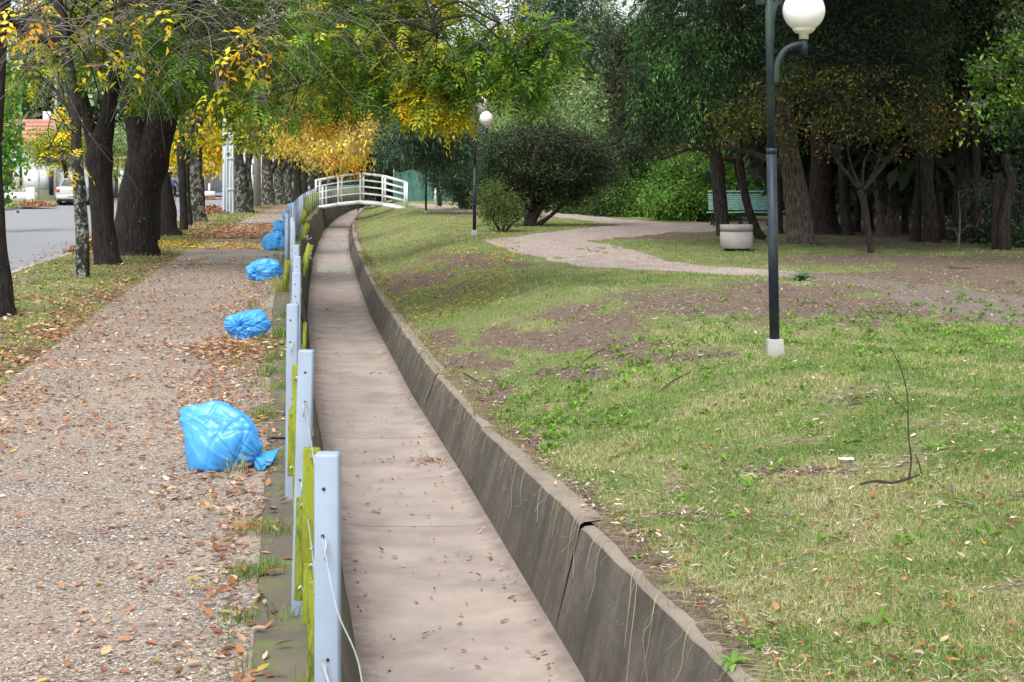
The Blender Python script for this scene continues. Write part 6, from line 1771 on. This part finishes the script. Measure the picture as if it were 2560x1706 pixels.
def leaf_batch(X, Y, L, C, z=None, curl=.35, lift=.006, wr=.42):
    n = len(X); Z = (ground(X, Y) if z is None else z) + R.uniform(.002, lift * 2, n)
    P = np.stack([X, Y, Z], -1); a = R.uniform(0, 2 * math.pi, n)
    D = np.stack([np.cos(a), np.sin(a), R.normal(0, .14, n)], -1); Nn = rvec(n) * .35 + [0, 0, 1]
    return leaf6(P, D, Nn, L, L * wr * R.uniform(.7, 1.2, n), C, curl=R.uniform(-.05, curl, n))
def fallen_leaves():
    Vs, Fs, Cs, nv = [], [], [], 0
    def add(X, Y, L, C, **k):
        nonlocal nv
        V, Fq, Cc = leaf_batch(X, Y, L, C, **k); Vs.append(V); Fs.append(Fq + nv); Cs.append(Cc); nv += len(V)
    # pavement: thick drift by the fence, by the verge, sparse in the middle
    n = 60000
    ty = np.concatenate([R.uniform(500, 1760, n // 2), 500 + R.uniform(0, 1, n // 2) ** 1.4 * 1000]); Y = F * H / (ty - HY); u = R.uniform(-2.6, -.2, n)
    X = XF(Y) + u; tx = proj(X, Y, 0 * X)[0]
    nz = vnoise(X, Y, 2.1, 3)
    dn = .10 + 1.0 * np.exp(-((u + .50) / .22) ** 2) * np.clip(.8 + .5 * nz, 0, 1) * np.clip((Y - 4.5) / 3, .35, 1) + .75 * np.exp(-((u + 2.3) / .75) ** 2) * np.clip(.8 + nz, 0, 1) + .30 * np.clip((Y - 11) / 15, 0, 1) + .30 * np.exp(-((Y - 15) / 6) ** 2) * np.clip(.8 + 1.2 * fbm(X, Y, 1.2, 4, 6), .1, 2)
    dn = dn * np.clip(1.0 - (ty - 950) / 350, .16, 1.0) + .5 * np.exp(-((ty - 870) / 45) ** 2) * np.exp(-((tx - 600) / 70) ** 2)
    clean = ((ty > 622) & (ty < 652) | (ty > 600) & (ty < 610)) & (tx > 440)
    dn = np.where(clean, .06, dn)
    k = R.uniform(size=n) < dn * .62; X, Y = X[k], Y[k]
    add(X, Y, np.maximum(R.uniform(.022, .062, len(X)), Y * .0012), pick('litter', len(X)))
    n = 1500; Y = R.uniform(4.4, 16, n); X = XF(Y) + R.uniform(-.30, -.04, n); k = R.uniform(size=n) < .35 + .8 * fbm(X, Y, 1.4, 3, 4); add(X[k], Y[k], R.uniform(.025, .06, k.sum()), pick('litter', k.sum()) * .85, lift=.016)
    # near drift foot of fence, larger leaves
    n = 330; Y = R.uniform(4.4, 9.5, n); X = XF(Y) + R.normal(-.20, .09, n); k = X < XF(Y) - .03
    add(X[k], Y[k], R.uniform(.03, .07, k.sum()), pick('litter', k.sum()) * .85, lift=.02)
    n = 500; X = G(600, 872).x + R.normal(0, .28, n); Y = G(600, 872).y + R.normal(0, .35, n) - .2
    add(X, Y, R.uniform(.04, .08, n), pick('litter', n), lift=.03)
    # yellow bands
    n = 2600; ty = R.choice([612, 618, 655], n) + R.normal(0, 5, n); tx = R.uniform(380, 720, n); Y = F * H / (ty - HY); X = (tx - CX) * Y / F
    k = (X < XF(Y) - .1) & ((ty < 626) | (R.uniform(size=n) < .15)); add(X[k], Y[k], R.uniform(.06, .11, k.sum()), pick('litter_y', k.sum()))
    n = 7000; ty = R.uniform(560, 598, n); tx = R.uniform(380, 720, n); Y = F * H / (ty - HY); X = (tx - CX) * Y / F
    k = (X < XF(Y) - .1) & (X > XF(Y) - 4.2); add(X[k], Y[k], R.uniform(.06, .11, k.sum()), pick('litter', k.sum()))
    # verge
    n = 16000; ty = R.uniform(510, 1150, n); Y = F * H / (ty - HY); X = XF(Y) + R.uniform(-4.4, -2.2, n)
    k = R.uniform(size=n) < .35 + .5 * vnoise(X, Y, 1.5, 9) + .2; add(X[k], Y[k], np.maximum(R.uniform(.05, .09, k.sum()), Y[k] * .0013), pick('litter', k.sum()))
    # road edge
    n = 700; Y = R.uniform(16, 60, n); X = XF(Y) - 4.55 - np.abs(R.normal(0, .6, n)); add(X, Y, R.uniform(.06, .10, n), pick('litter', n))
    # lawn
    n = 15000; X, Y = sample_screen(n, 860, 2700, 520, 1750, -.1); k = (X > XR(Y) + .33) & (R.uniform(size=n) < np.where(F * H / Y + HY > 850, .34, .24)); X, Y = X[k], Y[k]
    add(X, Y, np.maximum(R.uniform(.018, .062, len(X)) * R.uniform(.6, 1, len(X)), Y * .0011), pick('litter_r', len(X), .35) * .85, lift=.014)
    n = 7000; ty = R.uniform(500, 760, n); tx = R.uniform(840, 1300, n); Y = F * (H + .3) / (ty - HY); X = (tx - CX) * Y / F
    k = (X > XR(Y) + .33) & (R.uniform(size=n) < .6); add(X[k], Y[k], np.maximum(R.uniform(.05, .09, k.sum()), Y[k] * .0014), pick('litter_y', k.sum()) * .9)
    n = 300; Y = R.uniform(4.2, 20, n); X = XR(Y) + R.uniform(.22, .50, n); add(X, Y, R.uniform(.03, .06, n), pick('litter', n))
    # channel floor: edges, joints, clusters
    XX, YY = [], []
    def cl(tx, ty, rx, ry, n):
        d = F * (H - FLOOR) / (R.normal(ty, ry, n) - HY); x = (R.normal(tx, rx, n) - CX) * d / F; XX.extend(x); YY.extend(d)
    for a in [(1085, 1153, 26, 6, 90), (1115, 1160, 12, 6, 50), (1380, 1655, 50, 25, 26), (940, 939, 45, 4, 40), (795, 930, 12, 4, 14), (830, 778, 45, 3, 50), (800, 720, 30, 5, 36), (830, 690, 45, 3, 40), (820, 602, 22, 4, 60), (840, 606, 20, 3, 50), (830, 580, 20, 3, 40), (850, 560, 14, 4, 40), (795, 1085, 8, 8, 12), (960, 1155, 18, 5, 10), (1020, 1130, 40, 40, 8)]: cl(*a)
    Ye = R.uniform(6, 70, 700); Xe = np.where(R.uniform(size=700) < .5, XL(Ye) + np.abs(R.normal(.02, .06, 700)), XR(Ye) - np.abs(R.normal(.02, .06, 700))); XX.extend(Xe); YY.extend(Ye)
    n = 300; Yr = F * 2.6 / (R.uniform(545, 1700, n) - HY); XX.extend(R.uniform(XL(Yr), XR(Yr))); YY.extend(Yr)
    X = np.array(XX); Y = np.array(YY); k = (X > XL(Y) + .02) & (X < XR(Y) - .03) & (Y > 5) & (Y < 90)
    X, Y = X[k], Y[k]; L = np.maximum(R.uniform(.018, .055, len(X)), Y * .0010)
    add(X, Y, L, pick('litter', len(X)) * .8, z=np.full(len(X), FLOOR + .006))
    tag(mk('fallen_leaves', np.concatenate(Vs), [np.concatenate(Fs)], MAT['dry_leaf'], col=np.concatenate(Cs)), 'brown and yellow autumn leaves strewn over the ground', 'fallen leaves', kind='stuff')
fallen_leaves()
def chips():
    Vs, Fs, Cs, nv = [], [], [], 0
    n = 70000; ty = R.uniform(640, 1760, n); Y = F * H / (ty - HY); u = R.uniform(-2.5, -.2, n); X = XF(Y) + u
    k = R.uniform(size=n) < np.clip(.55 + .4 * vnoise(X, Y, 1.7, 5), .1, 1)
    X, Y = X[k], Y[k]
    V, Fq, C = leaf_batch(X, Y, np.maximum(R.uniform(.005, .022, len(X)), Y * .0008), pick('chips', len(X), .35) * .86, lift=.002, curl=.25, wr=.45)
    Vs.append(V); Fs.append(Fq); Cs.append(C); nv = len(V)
    # woody litter over the bare earth
    n = 80000; X, Y = sample_screen(n, 1000, 2750, 560, 1250, -.05); Z = ground(X, Y)
    k = (X > XR(Y) + .33) & (R.uniform(size=n) < .10 + .9 * bare(X, Y, Z)); X, Y = X[k], Y[k]
    V, Fq, C = leaf_batch(X, Y, np.maximum(R.uniform(.015, .075, len(X)) * R.uniform(.4, 1, len(X)), Y * .0010), pick('chips', len(X), .5) * np.where(R.uniform(size=(len(X), 1)) < .5, .28, .9), lift=.006, curl=.3, wr=.30)
    Vs.append(V); Fs.append(Fq + nv); Cs.append(C)
    tag(mk('litter_debris', np.concatenate(Vs), [np.concatenate(Fs)], MAT['dry_leaf'], col=np.concatenate(Cs)), 'tiny chips, seeds and twig bits littering pavement and bare soil', 'debris', kind='stuff')
chips()

# ------------------------------------------------------------------ long bare drooping twigs in front of the street canopy
def bare_twigs(label, seeds, d0, d1, r0, mat, n, x0, x1, y0, y1, Lr=(.7, 2.0)):
    root = thing('ash_branch', label, 'branch', Q((x0 + x1) / 2, y0, (d0 + d1) / 2)); o0 = Vector(root.location)
    m = MB()
    for k in range(n):
        d = R.uniform(d0, d1); p = np.array(Q(R.uniform(x0, x1), R.uniform(y0, y1), d))
        L = R.uniform(*Lr); a = R.uniform(-.5, 3.6); dx = math.cos(a); dz = R.uniform(-.1, .5); pts = [p]; v = np.array([dx, R.normal(0, .4), dz]); v /= np.linalg.norm(v)
        for t in range(7):
            v = v + R.normal(0, .13, 3) + np.array([0, 0, -.20]); v /= np.linalg.norm(v); pts.append(pts[-1] + v * L / 7)
            if R.uniform() < .35 and t > 1:
                w_ = v + R.normal(0, .5, 3); w_ /= np.linalg.norm(w_); q = pts[-1]
                m.tube([q - np.array(o0), q + w_ * L * .12 - np.array(o0), q + (w_ + [0, 0, -.3]) * L * .25 - np.array(o0)], [r0 * .5, r0 * .4, r0 * .3], 3, cap=False)
        m.tube(np.array(pts) - np.array(o0), np.linspace(r0, r0 * .45, 8), 4, cap=False)
    m.build('twigs', MAT[mat], root)['kind'] = 'stuff'
bare_twigs('pale bare twigs arching over the pavement at upper left', 1, 12.5, 15, .0034, 'twig', 80, -20, 680, -60, 120)
bare_twigs('brown bare twigs hanging below the limb over the channel', 2, 19, 23, .004, 'twig', 60, 620, 1050, -40, 90, (.8, 1.6))
bare_twigs('dense dark twigs hanging in the shaded middle of the canopy', 3, 26, 31, .006, 'dark_twig', 190, 450, 900, -40, 200, (.8, 2.0))

def straw():
    n = 80000; X, Y = sample_screen(n, 860, 2800, 560, 1750, -.1)
    k = (X > XR(Y) + .30) & (Y < 40) & (R.uniform(size=n) < .38 + .6 * bare(X, Y, ground(X, Y))); X, Y = X[k], Y[k]; n = len(X)
    pal_ = np.array([(.50, .42, .28), (.36, .29, .19), (.15, .105, .07), (.06, .045, .03), (.62, .55, .42)])
    C = pal_[R.integers(0, 5, n)] * R.uniform(.8, 1.2, (n, 1))
    P = np.stack([X, Y, ground(X, Y) + R.uniform(.004, .016, n)], -1); a = R.uniform(0, 2 * math.pi, n)
    D = np.stack([np.cos(a), np.sin(a), R.normal(0, .18, n)], -1)
    V, Fq, Cc = cards(P, D, rvec(n) * .4 + [0, 0, 1], R.uniform(.02, .08, n), np.maximum(R.uniform(.002, .006, n), Y * .00035), C, .1)
    tag(mk('dead_grass', V, [Fq], MAT['dry_leaf'], col=Cc), 'flattened dead grass and bark bits over lawn and soil', 'debris', kind='stuff')
straw()
